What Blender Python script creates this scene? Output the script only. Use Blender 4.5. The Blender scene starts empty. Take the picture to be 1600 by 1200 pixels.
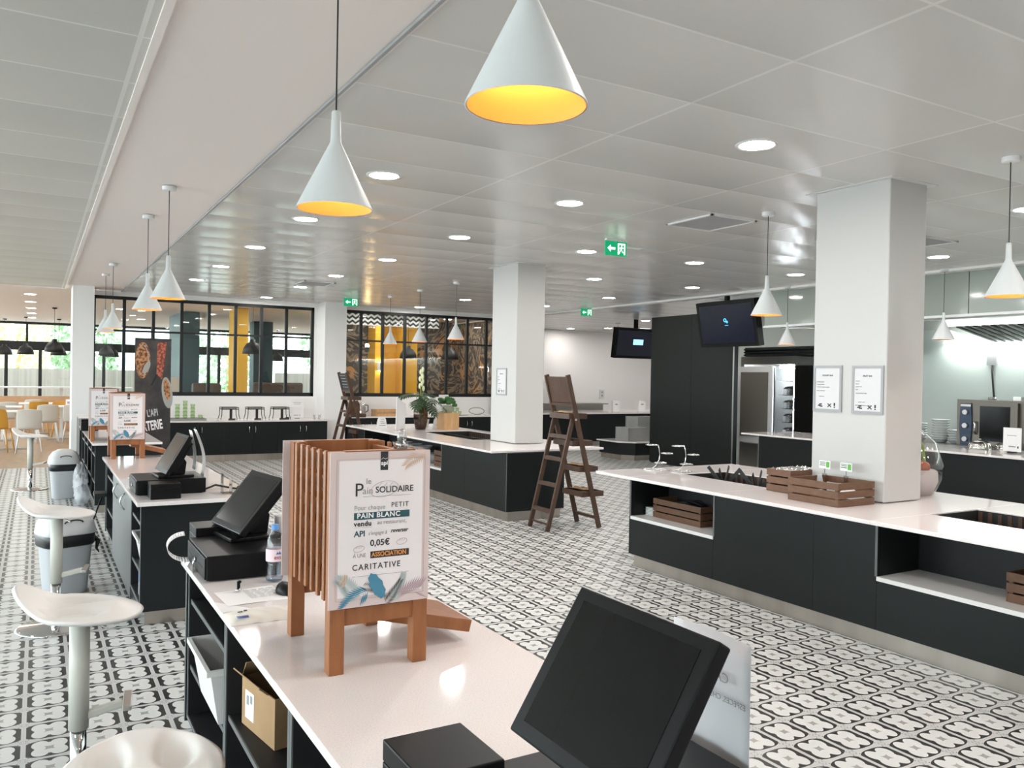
import bpy, bmesh, math, random
from mathutils import Vector, Matrix
random.seed(7)
S = bpy.context.scene
COL = S.collection
PI = math.pi
# ------------------------------------------------------------------ camera
F, YAW, PITCH, ROLL, H = 1281.4, .52529, -.00803, .018037, 1.55
fw = Vector((math.sin(YAW) * math.cos(PITCH), math.cos(YAW) * math.cos(PITCH), math.sin(PITCH)))
rt = Vector((math.cos(YAW), -math.sin(YAW), 0)); up = rt.cross(fw)
r2 = rt * math.cos(ROLL) + up * math.sin(ROLL); u2 = -rt * math.sin(ROLL) + up * math.cos(ROLL)
cd = bpy.data.cameras.new('camera'); cam = bpy.data.objects.new('camera', cd); COL.objects.link(cam)
cam.matrix_world = Matrix(((r2.x, u2.x, -fw.x, 0), (r2.y, u2.y, -fw.y, 0), (r2.z, u2.z, -fw.z, H), (0, 0, 0, 1)))
cd.sensor_width = 36; cd.lens = F * 36 / 1600; cd.clip_start = .05; cd.clip_end = 400
S.camera = cam
# ------------------------------------------------------------------ world, daylight, exposure
W = bpy.data.worlds.new('world'); S.world = W; W.use_nodes = True
bg = W.node_tree.nodes['Background']; bg.inputs[0].default_value = (.86, .95, 1, 1); bg.inputs[1].default_value = 4.6
S.view_settings.view_transform = 'Standard'; S.view_settings.look = 'None'
S.view_settings.gamma = 1; S.view_settings.use_curve_mapping = False
S.view_settings.exposure = 1.2
S.cycles.max_bounces = 8; S.cycles.diffuse_bounces = 4; S.cycles.glossy_bounces = 4
S.cycles.transparent_max_bounces = 40; S.cycles.transmission_bounces = 6
S.cycles.caustics_reflective = False; S.cycles.caustics_refractive = False
S.cycles.sample_clamp_indirect = 6; S.cycles.use_denoising = True
LAMP = 72.0       # radiance of a downlight diffuser
def portal(name, loc, rot, sx, sy):
    l = bpy.data.lights.new(name, 'AREA'); l.shape = 'RECTANGLE'; l.size = sx; l.size_y = sy
    l.cycles.is_portal = True
    o = bpy.data.objects.new(name, l); o.location = loc; o.rotation_euler = rot; COL.objects.link(o)
portal('daylight_portal', (5, 27.8, 1.45), (-PI / 2, 0, 0), 34, 2.9)
portal('daylight_portal', (-5.8, 12, 1.45), (PI / 2, 0, -PI / 2), 32, 2.9)
# ------------------------------------------------------------------ mesh helpers
class MB:
    def __init__(s): s.v = []; s.f = []; s.sm = []
    def add(s, vs, fs, smooth=False):
        b = len(s.v); s.v += [tuple(v) for v in vs]; s.f += [tuple(i + b for i in f) for f in fs]; s.sm += [smooth] * len(fs); return s
    def box(s, x0, x1, y0, y1, z0, z1, M=None):
        vs = [Vector((x, y, z)) for z in (z0, z1) for y in (y0, y1) for x in (x0, x1)]
        if M is not None: vs = [M @ v for v in vs]
        return s.add(vs, [(0, 2, 3, 1), (4, 5, 7, 6), (0, 1, 5, 4), (2, 6, 7, 3), (0, 4, 6, 2), (1, 3, 7, 5)])
    def bar(s, a, b, w, d, upv=(0, 0, 1)):
        a, b = Vector(a), Vector(b); t = (b - a).normalized(); u = Vector(upv)
        if abs(t.dot(u)) > .98: u = Vector((1, 0, 0))
        r = t.cross(u).normalized(); u = r.cross(t)
        vs = [p + r * (i * w / 2) + u * (j * d / 2) for p in (a, b) for j in (-1, 1) for i in (-1, 1)]
        return s.add(vs, [(0, 2, 3, 1), (4, 5, 7, 6), (0, 1, 5, 4), (2, 6, 7, 3), (0, 4, 6, 2), (1, 3, 7, 5)])
    def lathe(s, prof, n=24, c=(0, 0, 0), M=None, cap=True):
        vs = []; fs = []
        for r, z in prof:
            for k in range(n):
                a = 2 * PI * k / n; v = Vector((c[0] + r * math.cos(a), c[1] + r * math.sin(a), c[2] + z))
                vs.append(M @ v if M is not None else v)
        for i in range(len(prof) - 1):
            for k in range(n):
                k2 = (k + 1) % n; fs.append((i * n + k, i * n + k2, (i + 1) * n + k2, (i + 1) * n + k))
        s.add(vs, fs, True)
        if cap:
            b = len(s.v) - len(vs)
            if prof[0][0] > 1e-5: s.f.append(tuple(b + k for k in reversed(range(n)))); s.sm.append(False)
            if prof[-1][0] > 1e-5: s.f.append(tuple(b + (len(prof) - 1) * n + k for k in range(n))); s.sm.append(False)
        return s
    def cyl(s, a, b, r0, r1=None, n=16):
        r1 = r0 if r1 is None else r1; a, b = Vector(a), Vector(b); d = b - a
        q = Vector((0, 0, 1)).rotation_difference(d.normalized()).to_matrix().to_4x4()
        return s.lathe([(r0, 0), (r1, d.length)], n, (0, 0, 0), Matrix.Translation(a) @ q)
    def tube(s, pts, r, n=8, closed=False):
        P = [Vector(p) for p in pts]; m = len(P); vs = []; fs = []; prev = None
        for i, p in enumerate(P):
            if closed: t = P[(i + 1) % m] - P[i - 1]
            else: t = P[min(i + 1, m - 1)] - P[max(i - 1, 0)]
            t.normalize()
            if prev is None: u = Vector((0, 0, 1)) if abs(t.z) < .9 else Vector((1, 0, 0))
            else: u = prev
            u = (u - t * u.dot(t)).normalized(); prev = u; w = t.cross(u)
            rr = r[i] if isinstance(r, (list, tuple)) else r
            for k in range(n):
                a = 2 * PI * k / n; vs.append(p + u * (rr * math.cos(a)) + w * (rr * math.sin(a)))
        for i in range(m if closed else m - 1):
            j = (i + 1) % m
            for k in range(n):
                k2 = (k + 1) % n; fs.append((i * n + k, i * n + k2, j * n + k2, j * n + k))
        s.add(vs, fs, True)
        if not closed:
            b = len(s.v) - len(vs)
            s.f.append(tuple(b + k for k in reversed(range(n)))); s.f.append(tuple(b + (m - 1) * n + k for k in range(n))); s.sm += [False, False]
        return s
    def prism(s, poly, d0, d1, axis='z', M=None):
        n = len(poly); vs = []
        for d in (d0, d1):
            for a, b in poly:
                v = Vector((a, b, d)) if axis == 'z' else Vector((a, d, b)) if axis == 'y' else Vector((d, a, b))
                vs.append(M @ v if M is not None else v)
        return s.add(vs, [tuple(range(n)), tuple(range(2 * n - 1, n - 1, -1))] + [(i, i + n, (i + 1) % n + n, (i + 1) % n) for i in range(n)])
    def grid(s, fn, nu, nv, smooth=True):
        vs = [fn(i / nu, j / nv) for j in range(nv + 1) for i in range(nu + 1)]
        fs = [(j * (nu + 1) + i, j * (nu + 1) + i + 1, (j + 1) * (nu + 1) + i + 1, (j + 1) * (nu + 1) + i) for j in range(nv) for i in range(nu)]
        return s.add(vs, fs, smooth)
    def blob(s, c, r, n=10, m=7, M=None, jit=0):
        prof = []; vs = []; fs = []
        for j in range(m + 1):
            t = PI * j / m
            for k in range(n):
                a = 2 * PI * k / n; q = 1 + (random.uniform(-jit, jit) if jit else 0)
                v = Vector((r[0] * math.sin(t) * math.cos(a) * q, r[1] * math.sin(t) * math.sin(a) * q, -r[2] * math.cos(t) * q))
                if M is not None: v = M @ v
                vs.append(v + Vector(c))
        for j in range(m):
            for k in range(n):
                k2 = (k + 1) % n; fs.append((j * n + k, j * n + k2, (j + 1) * n + k2, (j + 1) * n + k))
        return s.add(vs, fs, True)
    def build(s, name, mat, parent=None, bevel=0, fix=True, solid=0, sub=0, bmat=None):
        me = bpy.data.meshes.new(name); me.from_pydata(s.v, [], s.f); me.update()
        for p, q in zip(me.polygons, s.sm): p.use_smooth = q
        if fix:
            bm = bmesh.new(); bm.from_mesh(me); bmesh.ops.remove_doubles(bm, verts=bm.verts, dist=1e-6) if any(s.sm) else None
            bmesh.ops.recalc_face_normals(bm, faces=bm.faces); bm.to_mesh(me); bm.free()
        me.materials.append(mat); o = bpy.data.objects.new(name, me); COL.objects.link(o)
        if parent is not None: o.parent = parent
        if solid:
            m = o.modifiers.new('solid', 'SOLIDIFY'); m.thickness = solid; m.offset = 0
        if sub:
            m = o.modifiers.new('sub', 'SUBSURF'); m.levels = sub; m.render_levels = sub
        if bevel:
            m = o.modifiers.new('bevel', 'BEVEL'); m.width = bevel; m.segments = 2; m.limit_method = 'ANGLE'
        return o
def tag(o, label=None, cat=None, group=None, kind=None):
    if label: o['label'] = label
    if cat: o['category'] = cat
    if group: o['group'] = group
    if kind: o['kind'] = kind
    return o
def thing(name, loc, label, cat, group=None, rz=0, kind=None):
    o = bpy.data.objects.new(name, None); o.empty_display_size = .05; COL.objects.link(o)
    o.location = loc; o.rotation_euler = (0, 0, rz); return tag(o, label, cat, group, kind)
def one(mb, name, mat, label, cat, group=None, loc=(0, 0, 0), rz=0, **k):
    o = mb.build(name, mat, None, **k); o.location = loc; o.rotation_euler = (0, 0, rz); return tag(o, label, cat, group)
def struct(mb, name, mat, parent=None, **k):
    o = mb.build(name, mat, parent, **k)
    if parent is None: o['kind'] = 'structure'
    return o
KIDS = {}
def clone(root, loc, label, rz=None, group=None):
    if root not in KIDS: KIDS[root] = [(c, list(c.children)) for c in root.children]
    r = root.copy(); COL.objects.link(r); r.location = loc
    if rz is not None: r.rotation_euler = (0, 0, rz)
    r['label'] = label
    if group: r['group'] = group
    for ch, gs in KIDS[root]:
        c = ch.copy(); COL.objects.link(c); c.parent = r
        for g in gs:
            d = g.copy(); COL.objects.link(d); d.parent = c
    return r
def ordn(i): return ('nearest', 'second', 'third', 'fourth', 'fifth', 'sixth', 'seventh', 'eighth', 'ninth', 'tenth', 'eleventh', 'twelfth')[i]
def text(name, body, size, mat, parent, M, align='LEFT', bold=0, shear=0, sp=1, sx=1):
    cu = bpy.data.curves.new(name, 'FONT'); cu.body = body; cu.size = size; cu.align_x = align; cu.offset = bold
    cu.shear = shear; cu.space_character = sp; cu.resolution_u = 3; cu.extrude = .0003
    o = bpy.data.objects.new(name, cu); COL.objects.link(o)
    me = bpy.data.meshes.new_from_object(o.evaluated_get(bpy.context.evaluated_depsgraph_get()))
    bpy.data.objects.remove(o); bpy.data.curves.remove(cu)
    me.transform(M @ Matrix.Diagonal((sx, 1, 1, 1))); me.materials.clear(); me.materials.append(mat)
    o = bpy.data.objects.new(name, me); COL.objects.link(o); o.parent = parent
    return o
FRONT = Matrix.Rotation(PI / 2, 4, 'X')           # text plane facing -Y, x right, z up
LEFTF = Matrix.Rotation(-PI / 2, 4, 'Z') @ FRONT   # text plane facing -X
def at(x, y, z, R=FRONT): return Matrix.Translation((x, y, z)) @ R
# ------------------------------------------------------------------ materials
def srgb(r, g=None, b=None):
    if g is None: g = b = r
    return tuple((c / 255 / 12.92) if c / 255 < .04045 else ((c / 255 + .055) / 1.055) ** 2.4 for c in (r, g, b)) + (1,)
def mat(name, col, rough=.5, metal=0, spec=.5, emit=None, es=0, alpha=1, coat=0, trans=0, ior=1.45):
    m = bpy.data.materials.new(name); m.use_nodes = True; p = m.node_tree.nodes['Principled BSDF']
    p.inputs['Base Color'].default_value = col if len(col) == 4 else (*col, 1)
    p.inputs['Roughness'].default_value = rough; p.inputs['Metallic'].default_value = metal
    p.inputs['Specular IOR Level'].default_value = spec; p.inputs['Coat Weight'].default_value = coat
    p.inputs['Transmission Weight'].default_value = trans; p.inputs['IOR'].default_value = ior; p.inputs['Alpha'].default_value = alpha
    if emit: p.inputs['Emission Color'].default_value = (*emit[:3], 1); p.inputs['Emission Strength'].default_value = es
    return m
class NT:
    def __init__(s, m): s.m = m; s.t = m.node_tree; s.n = s.t.nodes; s.l = s.t.links; s.p = s.n['Principled BSDF']
    def new(s, t, **k):
        n = s.n.new(t)
        for a, b in k.items(): setattr(n, a, b)
        return n
    def put(s, sock, v):
        if isinstance(v, (int, float)): sock.default_value = v
        elif isinstance(v, tuple): sock.default_value = v if len(v) == len(sock.default_value) else (*v, 1)
        else: s.l.new(v, sock)
    def M(s, op, a, b=None, c=None):
        n = s.new('ShaderNodeMath', operation=op)
        for i, v in enumerate((a, b, c)):
            if v is not None: s.put(n.inputs[i], v)
        return n.outputs[0]
    def mix(s, f, a, b):
        n = s.new('ShaderNodeMix', data_type='RGBA'); s.put(n.inputs[0], f); s.put(n.inputs[6], a); s.put(n.inputs[7], b); return n.outputs[2]
    def obj(s): return s.new('ShaderNodeTexCoord').outputs['Object']
    def xyz(s, v=None):
        n = s.new('ShaderNodeSeparateXYZ'); s.l.new(v or s.obj(), n.inputs[0]); return n.outputs
    def scale(s, v, sc):
        n = s.new('ShaderNodeMapping'); s.l.new(v, n.inputs[0]); n.inputs['Scale'].default_value = sc; return n.outputs[0]
    def noise(s, sc=5, det=2, v=None, rough=.5):
        n = s.new('ShaderNodeTexNoise'); n.inputs['Scale'].default_value = sc; n.inputs['Detail'].default_value = det; n.inputs['Roughness'].default_value = rough
        s.l.new(v or s.obj(), n.inputs['Vector']); return n.outputs[0]
    def step(s, v, lo, hi):
        n = s.new('ShaderNodeMapRange'); s.put(n.inputs[0], v); n.inputs[1].default_value = lo; n.inputs[2].default_value = hi; return n.outputs[0]
    def col(s, v): s.put(s.p.inputs['Base Color'], v)
    def bump(s, h, st=.3, d=.01):
        n = s.new('ShaderNodeBump'); n.inputs['Strength'].default_value = st; n.inputs['Distance'].default_value = d
        s.l.new(h, n.inputs['Height']); s.l.new(n.outputs[0], s.p.inputs['Normal'])
def wood(name, a, b, rough=.5, sc=(1, 1, 1)):
    m = mat(name, a, rough); t = NT(m); v = t.scale(t.obj(), sc); f = t.noise(9, 4, v, .6)
    t.col(t.mix(t.step(f, .3, .7), a, b)); t.bump(f, .1, .002); return m
M = {}
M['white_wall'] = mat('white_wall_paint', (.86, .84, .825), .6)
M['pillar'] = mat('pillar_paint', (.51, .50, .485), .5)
M['strip'] = mat('plaster_ceiling', (.82, .745, .71), .8)
M['dark'] = mat('charcoal_laminate', (.009, .012, .0125), .45, 0, .3)
M['darkpanel'] = mat('charcoal_panel', (.008, .0105, .0103), .4, 0, .3)
M['inside'] = mat('black_carcass', (.008, .008, .009), .6)
M['edge'] = mat('grey_edge_band', (.12, .125, .125), .5)
M['greydoor'] = mat('dark_grey_door', (.10, .10, .10), .4)
M['black'] = mat('black_plastic', (.006, .006, .0065), .38, 0, .2)
M['blackm'] = mat('black_matte_metal', (.012, .012, .012), .55)
M['frame'] = mat('black_steel_frame', (.010, .012, .013), .5)
M['screen'] = mat('dark_glass_screen', (.008, .0078, .0074), .12, 0, .18)
M['ovensteel'] = mat('oven_steel', (.15, .135, .118), .4, 1)
M['steel'] = mat('brushed_steel', (.50, .48, .45), .32, 1)
M['fridgepanel'] = mat('satin_fridge_panel', (.30, .275, .24), .35, .5)
M['chrome'] = mat('chrome', (.72, .72, .72), .08, 1)
M['whiteplastic'] = mat('white_plastic', (.80, .78, .76), .35)
M['beige'] = mat('beige_paint', (.55, .54, .49), .4)
M['binbody'] = mat('grey_plastic', (.47, .48, .50), .45)
M['binlid'] = mat('light_grey_plastic', (.62, .62, .62), .35)
M['bag'] = mat('black_bin_bag', (.012, .012, .013), .3)
M['paper'] = mat('white_paper', (.82, .80, .80), .7)
M['greypaper'] = mat('grey_card', (.46, .46, .47), .7)
M['frame_grey'] = mat('grey_poster_frame', (.33, .33, .34), .5)
M['ink'] = mat('black_ink', (.03, .03, .035), .7)
M['greyink'] = mat('grey_ink', (.30, .30, .31), .7)
M['blueink'] = mat('blue_ink', (.08, .12, .35), .7)
M['shade'] = mat('white_lamp_enamel', (.60, .615, .615), .45)
M['lining'] = mat('orange_lamp_lining', (.88, .40, .11), .45)
M['bulb'] = mat('lamp_bulb', (1, .8, .5), .5, emit=(1, .68, .30), es=42)
M['cord'] = mat('black_cord', (.015, .015, .015), .6)
M['diffuser'] = mat('downlight_diffuser', (1, 1, 1), .5, emit=(1, .97, .93), es=LAMP)
M['strip_lamp'] = mat('fluorescent_tube', (1, 1, 1), .5, emit=(.93, 1, .96), es=15)
M['ring'] = mat('white_ring', (.70, .70, .70), .4)
M['green'] = mat('exit_green', (.0, .22, .09), .4, emit=(0, .35, .14), es=.35)
M['exitwhite'] = mat('exit_white', (.8, .85, .8), .4, emit=(.8, 1, .85), es=.5)
M['greentag'] = mat('label_green', (.13, .42, .08), .6)
M['leaf'] = mat('dark_green_leaf', (.018, .055, .018), .35)
M['leaf2'] = mat('mid_green_leaf', (.035, .12, .03), .4)
M['petal'] = mat('pale_petal', (.75, .78, .50), .5)
M['stalk'] = mat('green_stalk', (.22, .36, .06), .5)
M['yellow'] = mat('mustard_paint', (.72, .40, .035), .5)
M['teal'] = mat('petrol_blue_paint', (.035, .085, .105), .5)
M['orangechair'] = mat('mustard_plastic', (.58, .29, .045), .4)
M['whitechair'] = mat('off_white_plastic', (.62, .60, .56), .4)
M['sofa'] = mat('brown_leather', (.085, .062, .05), .55)
M['sofacream'] = mat('cream_upholstery', (.50, .46, .40), .7)
M['card'] = wood('brown_cardboard', (.36, .22, .11, 1), (.42, .27, .14, 1), .8)
M['bamboo'] = wood('orange_varnished_wood', (.235, .082, .028, 1), (.32, .125, .046, 1), .4, (3, 3, .6))
M['lightwood'] = wood('light_oak', (.50, .29, .13, 1), (.62, .38, .19, 1), .5, (3, 3, .6))
M['walnut'] = wood('dark_stained_wood', (.062, .032, .020, 1), (.088, .047, .030, 1), .5, (2, 2, .5))
M['crate'] = wood('brown_stained_crate', (.115, .055, .030, 1), (.155, .078, .042, 1), .55, (2, 2, 4))
M['benchwood'] = wood('bench_veneer', (.50, .30, .17, 1), (.56, .35, .2, 1), .5)
M['ceramic'] = mat('white_ceramic', (.80, .82, .80), .2)
M['greyplate'] = mat('grey_melamine', (.33, .33, .32), .5)
M['silver'] = mat('polished_silver', (.50, .48, .45), .25, 1)
M['foil'] = mat('crumpled_foil', (.75, .75, .75), .2, 1)
M['apple'] = mat('red_apple', (.45, .10, .04), .35)
M['asphaltgrey'] = mat('outdoor_paving', (.5, .5, .48), .9)
M['kitchenwall'] = mat('pale_green_panel', (.66, .72, .68), .35)
M['tvblue'] = mat('screen_navy', (.004, .006, .014), .2, emit=(.004, .007, .018), es=.2)
M['tvlogo'] = mat('screen_cyan', (.05, .3, .6), .3, emit=(.08, .42, .9), es=1.0)
M['tvbox'] = mat('screen_light_blue', (.2, .5, .8), .3, emit=(.25, .6, .9), es=.9)
def clear(name, tint, fac=.06, rough=.02):
    m = bpy.data.materials.new(name); m.use_nodes = True; t = m.node_tree; t.nodes.remove(t.nodes['Principled BSDF'])
    a = t.nodes.new('ShaderNodeBsdfTransparent'); a.inputs[0].default_value = (*tint, 1)
    g = t.nodes.new('ShaderNodeBsdfGlossy'); g.inputs['Roughness'].default_value = rough
    ge = t.nodes.new('ShaderNodeNewGeometry'); dt = t.nodes.new('ShaderNodeVectorMath'); dt.operation = 'DOT_PRODUCT'
    t.links.new(ge.outputs['Normal'], dt.inputs[0]); t.links.new(ge.outputs['Incoming'], dt.inputs[1])
    def mm(op, x, y):
        n = t.nodes.new('ShaderNodeMath'); n.operation = op
        for i, v in enumerate((x, y)):
            if isinstance(v, (int, float)): n.inputs[i].default_value = v
            else: t.links.new(v, n.inputs[i])
        return n.outputs[0]
    fr = mm('POWER', mm('SUBTRACT', 1, mm('ABSOLUTE', dt.outputs['Value'], 0)), 5)      # Schlick, same from both sides
    fo = mm('ADD', mm('MULTIPLY', fr, .75), fac)
    mx = t.nodes.new('ShaderNodeMixShader'); t.links.new(fo, mx.inputs[0])
    t.links.new(a.outputs[0], mx.inputs[1]); t.links.new(g.outputs[0], mx.inputs[2]); t.links.new(mx.outputs[0], t.nodes['Material Output'].inputs[0])
    return m
M['pane'] = clear('window_glass', (.95, .97, .96), .035)
M['bottleglass'] = clear('clear_bottle', (.93, .95, .97), .07)
M['greenglass'] = clear('green_glass', (.87, .94, .81), .05)
M['clearplastic'] = clear('clear_plastic', (.84, .84, .84), .20)
M['smokeglass'] = clear('smoked_glass', (.60, .50, .42), .06)
M['film'] = clear('clear_film', (.94, .95, .96), .03, .25)
_t = M['film'].node_tree; _d = _t.nodes.new('ShaderNodeBsdfDiffuse'); _d.inputs[0].default_value = (.8, .8, .82, 1); _m = _t.nodes.new('ShaderNodeMixShader'); _m.inputs[0].default_value = .30
_o = _t.nodes['Material Output'].inputs[0]; _s = _o.links[0].from_socket; _t.links.new(_s, _m.inputs[1]); _t.links.new(_d.outputs[0], _m.inputs[2]); _t.links.new(_m.outputs[0], _o)
# quartz
m = M['quartz'] = mat('white_quartz', (.74, .69, .68), .06); t = NT(m); f = t.noise(260, 1); g = t.noise(1.2, 2)
t.col(t.mix(t.step(f, .42, .75), (.83, .77, .76), (.71, .655, .645)))
# brushed plinth
m = M['plinth'] = mat('brushed_plinth', (.42, .39, .35), .3, 1); t = NT(m); f = t.noise(3, 3, t.scale(t.obj(), (1.5, 1.5, .2)))
t.col(t.mix(t.step(f, .3, .7), (.52, .48, .43), (.40, .36, .32)))
# cement tile floor
m = M['tiles'] = mat('patterned_cement_tile', (.6, .6, .6), .35); t = NT(m); X, Y, _ = t.xyz()
T = .1883
def cell(c, o): return t.M('SUBTRACT', t.M('FRACT', t.M('ADD', t.M('DIVIDE', t.M('SUBTRACT', c, o), T), .5)), .5)
u, v = cell(X, .0635), cell(Y, 4.402); au, av = t.M('ABSOLUTE', u), t.M('ABSOLUTE', v)
mx = t.M('MAXIMUM', au, av); sm = t.M('ADD', au, av)
def ln(a, b): return t.M('SQRT', t.M('ADD', t.M('MULTIPLY', a, a), t.M('MULTIPLY', b, b)))
pd = ln(t.M('DIVIDE', t.M('SUBTRACT', au, .177), .172), t.M('DIVIDE', t.M('SUBTRACT', av, .190), .217))     # elliptical petals
petalin = t.M('MAXIMUM', t.M('LESS_THAN', pd, 1), t.M('LESS_THAN', sm, .3))
oval = t.M('ADD', t.M('POWER', t.M('DIVIDE', au, .55), 2.7), t.M('POWER', t.M('DIVIDE', av, .450), 2.7))
darkm = t.M('MULTIPLY', t.M('MULTIPLY', t.M('LESS_THAN', oval, 1), t.M('LESS_THAN', au, .450)), t.M('SUBTRACT', 1, petalin))
p_, q_ = t.M('ABSOLUTE', t.M('ADD', u, v)), t.M('ABSOLUTE', t.M('SUBTRACT', u, v))
star = t.M('LESS_THAN', t.M('ADD', t.M('POWER', p_, .62), t.M('POWER', q_, .62)), .40)
cu_, cv_ = t.M('SUBTRACT', .5, au), t.M('SUBTRACT', .5, av)           # from the tile corner
cr = ln(cu_, cv_)
dots = t.M('LESS_THAN', ln(t.M('SUBTRACT', cu_, .10), t.M('SUBTRACT', cv_, .10)), .017)
dots2 = t.M('MULTIPLY', t.M('LESS_THAN', ln(t.M('SUBTRACT', cu_, .045), t.M('SUBTRACT', cv_, .045)), .016), 1)
line = t.M('MULTIPLY', t.M('LESS_THAN', t.M('ABSOLUTE', t.M('SUBTRACT', cr, .085)), .006), .5)
grout = t.M('MULTIPLY', t.M('GREATER_THAN', mx, .494), .35)
base = t.mix(t.noise(1.1, 2), (.50, .495, .485), (.54, .535, .525))
c = t.mix(petalin, base, (.63, .625, .61)); c = t.mix(t.M('MULTIPLY', star, 1), c, (.33, .32, .31))
c = t.mix(darkm, c, (.026, .026, .026)); c = t.mix(dots, c, (.10, .10, .10)); c = t.mix(dots2, c, (.22, .22, .22)); c = t.mix(line, c, (.2, .2, .2)); c = t.mix(grout, c, (.35, .35, .35))
t.col(c)
# metal ceiling trays
def trays(name, ox, px, oy, py, a, ro=.24, bd=.014):
    m = mat(name, a, ro, 0, .6); t = NT(m); X, Y, _ = t.xyz()
    fx = t.M('FRACT', t.M('DIVIDE', t.M('SUBTRACT', X, ox), px)); fy = t.M('FRACT', t.M('DIVIDE', t.M('SUBTRACT', Y, oy), py))
    ex = t.M('MINIMUM', fx, t.M('SUBTRACT', 1, fx)); ey = t.M('MINIMUM', fy, t.M('SUBTRACT', 1, fy))
    lx = t.M('LESS_THAN', ex, .010 / px); ly = t.M('LESS_THAN', ey, .007 / py)
    seam = t.M('MAXIMUM', lx, ly)
    cid = t.M('ADD', t.M('MULTIPLY', t.M('FLOOR', t.M('DIVIDE', t.M('SUBTRACT', Y, oy), py)), 7.13), t.M('FLOOR', t.M('DIVIDE', t.M('SUBTRACT', X, ox), px)))
    wn = t.new('ShaderNodeTexWhiteNoise', noise_dimensions='1D'); t.put(wn.inputs['W'], cid)
    b = tuple(x * .93 for x in a)
    c = t.mix(wn.outputs[0], (*a[:3], 1), (*b[:3], 1)); c = t.mix(t.M('MULTIPLY', seam, .5), c, (.88, .87, .85, 1)); t.col(c)
    # every tray sags a little, so it mirrors the lights as a soft streak
    sag = t.M('MULTIPLY', t.M('MULTIPLY', fy, t.M('SUBTRACT', 1, fy)), 4.0)
    h = t.M('ADD', t.M('MULTIPLY', sag, t.M('ADD', t.M('MULTIPLY', wn.outputs[0], .8), .6)), t.M('MULTIPLY', t.noise(1.3, 2), .5))
    t.bump(h, .8, bd); return m
M['ceil'] = trays('metal_ceiling_tray', 1.265, 1.493, 2.43, .627, (.66, .65, .63))
M['ceil_left'] = trays('perforated_ceiling_tray', -2.65, 3.0, 3.67, .612, (.56, .545, .52), .36, .009)
# wood floor of the dining room
m = M['woodfloor'] = wood('dining_wood_floor', (.30, .19, .11, 1), (.38, .25, .15, 1), .4, (1, .2, 1))
# wallpaper
m = M['wallpaper'] = mat('art_nouveau_wallpaper', (.1, .1, .1), .7); t = NT(m)
n1 = t.new('ShaderNodeTexNoise'); n1.inputs['Scale'].default_value = 1.3; n1.inputs['Detail'].default_value = 3; n1.inputs['Distortion'].default_value = 3.2; t.l.new(t.obj(), n1.inputs['Vector'])
n2 = t.new('ShaderNodeTexVoronoi'); n2.inputs['Scale'].default_value = 2.4; t.l.new(t.scale(t.obj(), (1, 1, .7)), n2.inputs['Vector'])
r1 = t.M('SINE', t.M('MULTIPLY', n1.outputs[0], 30)); r1 = t.step(r1, -.2, .6)
c = t.mix(r1, (.055, .045, .038), (.24, .185, .135)); c = t.mix(t.M('MULTIPLY', t.step(n2.outputs['Distance'], .42, .3), t.step(r1, .1, .6)), c, (.40, .20, .075)); t.col(c)
# zigzag
m = M['zigzag'] = mat('zigzag_wallpaper', (.5, .5, .5), .7); t = NT(m); X, Y, Z = t.xyz()
tri = t.M('ABSOLUTE', t.M('SUBTRACT', t.M('FRACT', t.M('MULTIPLY', X, 7)), .5))
t.col(t.mix(t.M('GREATER_THAN', t.M('FRACT', t.M('ADD', t.M('MULTIPLY', Z, 10), tri)), .5), (.02, .02, .022), (.7, .7, .68)))
# fence film
m = M['slats'] = mat('wood_slat_screen', (.5, .4, .3), .6); t = NT(m); X, Y, Z = t.xyz()
t.col(t.mix(t.noise(1.0, 3, t.scale(t.obj(), (14, 1, .25))), (.40, .37, .33), (.85, .80, .73)))
# foliage
m = M['tree'] = mat('garden_foliage', (.1, .2, .06), .6); t = NT(m); t.col(t.mix(t.noise(5, 3), (.10, .22, .09), (.42, .55, .36)))
m = M['treeyellow'] = mat('yellow_foliage', (.3, .3, .06), .6); t = NT(m); t.col(t.mix(t.noise(5, 3), (.42, .46, .20), (.70, .66, .35)))
m = M['facade'] = mat('pale_building', (.6, .65, .68), .7); t = NT(m); X, Y, Z = t.xyz()
t.col(t.mix(t.M('GREATER_THAN', t.M('FRACT', t.M('MULTIPLY', Z, .8)), .55), (.62, .66, .68), (.40, .47, .50)))
# banner background
m = M['banner'] = mat('charcoal_banner_print', (.03, .027, .027), .5); t = NT(m); t.col(t.mix(t.step(t.noise(5, 4), .35, .75), (.022, .020, .021), (.06, .052, .05)))
m = M['tart'] = mat('baked_tart', (.3, .12, .04), .6); t = NT(m); t.col(t.mix(t.step(t.noise(26, 3), .4, .6), (.10, .032, .015), (.46, .22, .09)))
m = M['sausage'] = mat('red_slices', (.25, .05, .03), .6); t = NT(m); t.col(t.mix(t.step(t.noise(30, 2), .4, .6), (.14, .025, .018), (.42, .12, .06)))
M['slate'] = mat('slate_plate', (.30, .30, .28), .6)
M['pinkpaper'] = mat('pale_pink_wood_print', (.60, .50, .49), .6)
M['tealink'] = mat('teal_ink', (.02, .075, .095), .6); M['orangeink'] = mat('orange_ink', (.65, .26, .06), .6)
M['blueleaf'] = mat('blue_leaf_print', (.06, .22, .33), .6); M['mauve'] = mat('mauve_leaf_print', (.42, .31, .34), .6); M['paleleaf'] = mat('pale_leaf_print', (.46, .52, .52), .6); M['tan'] = mat('tan_leaf_print', (.60, .42, .30), .6)
M['evianlabel'] = mat('pink_bottle_label', (.72, .58, .62), .5); M['bluecap'] = mat('blue_cap', (.10, .25, .55), .4); M['redink'] = mat('red_ink', (.5, .03, .06), .5)
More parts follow.
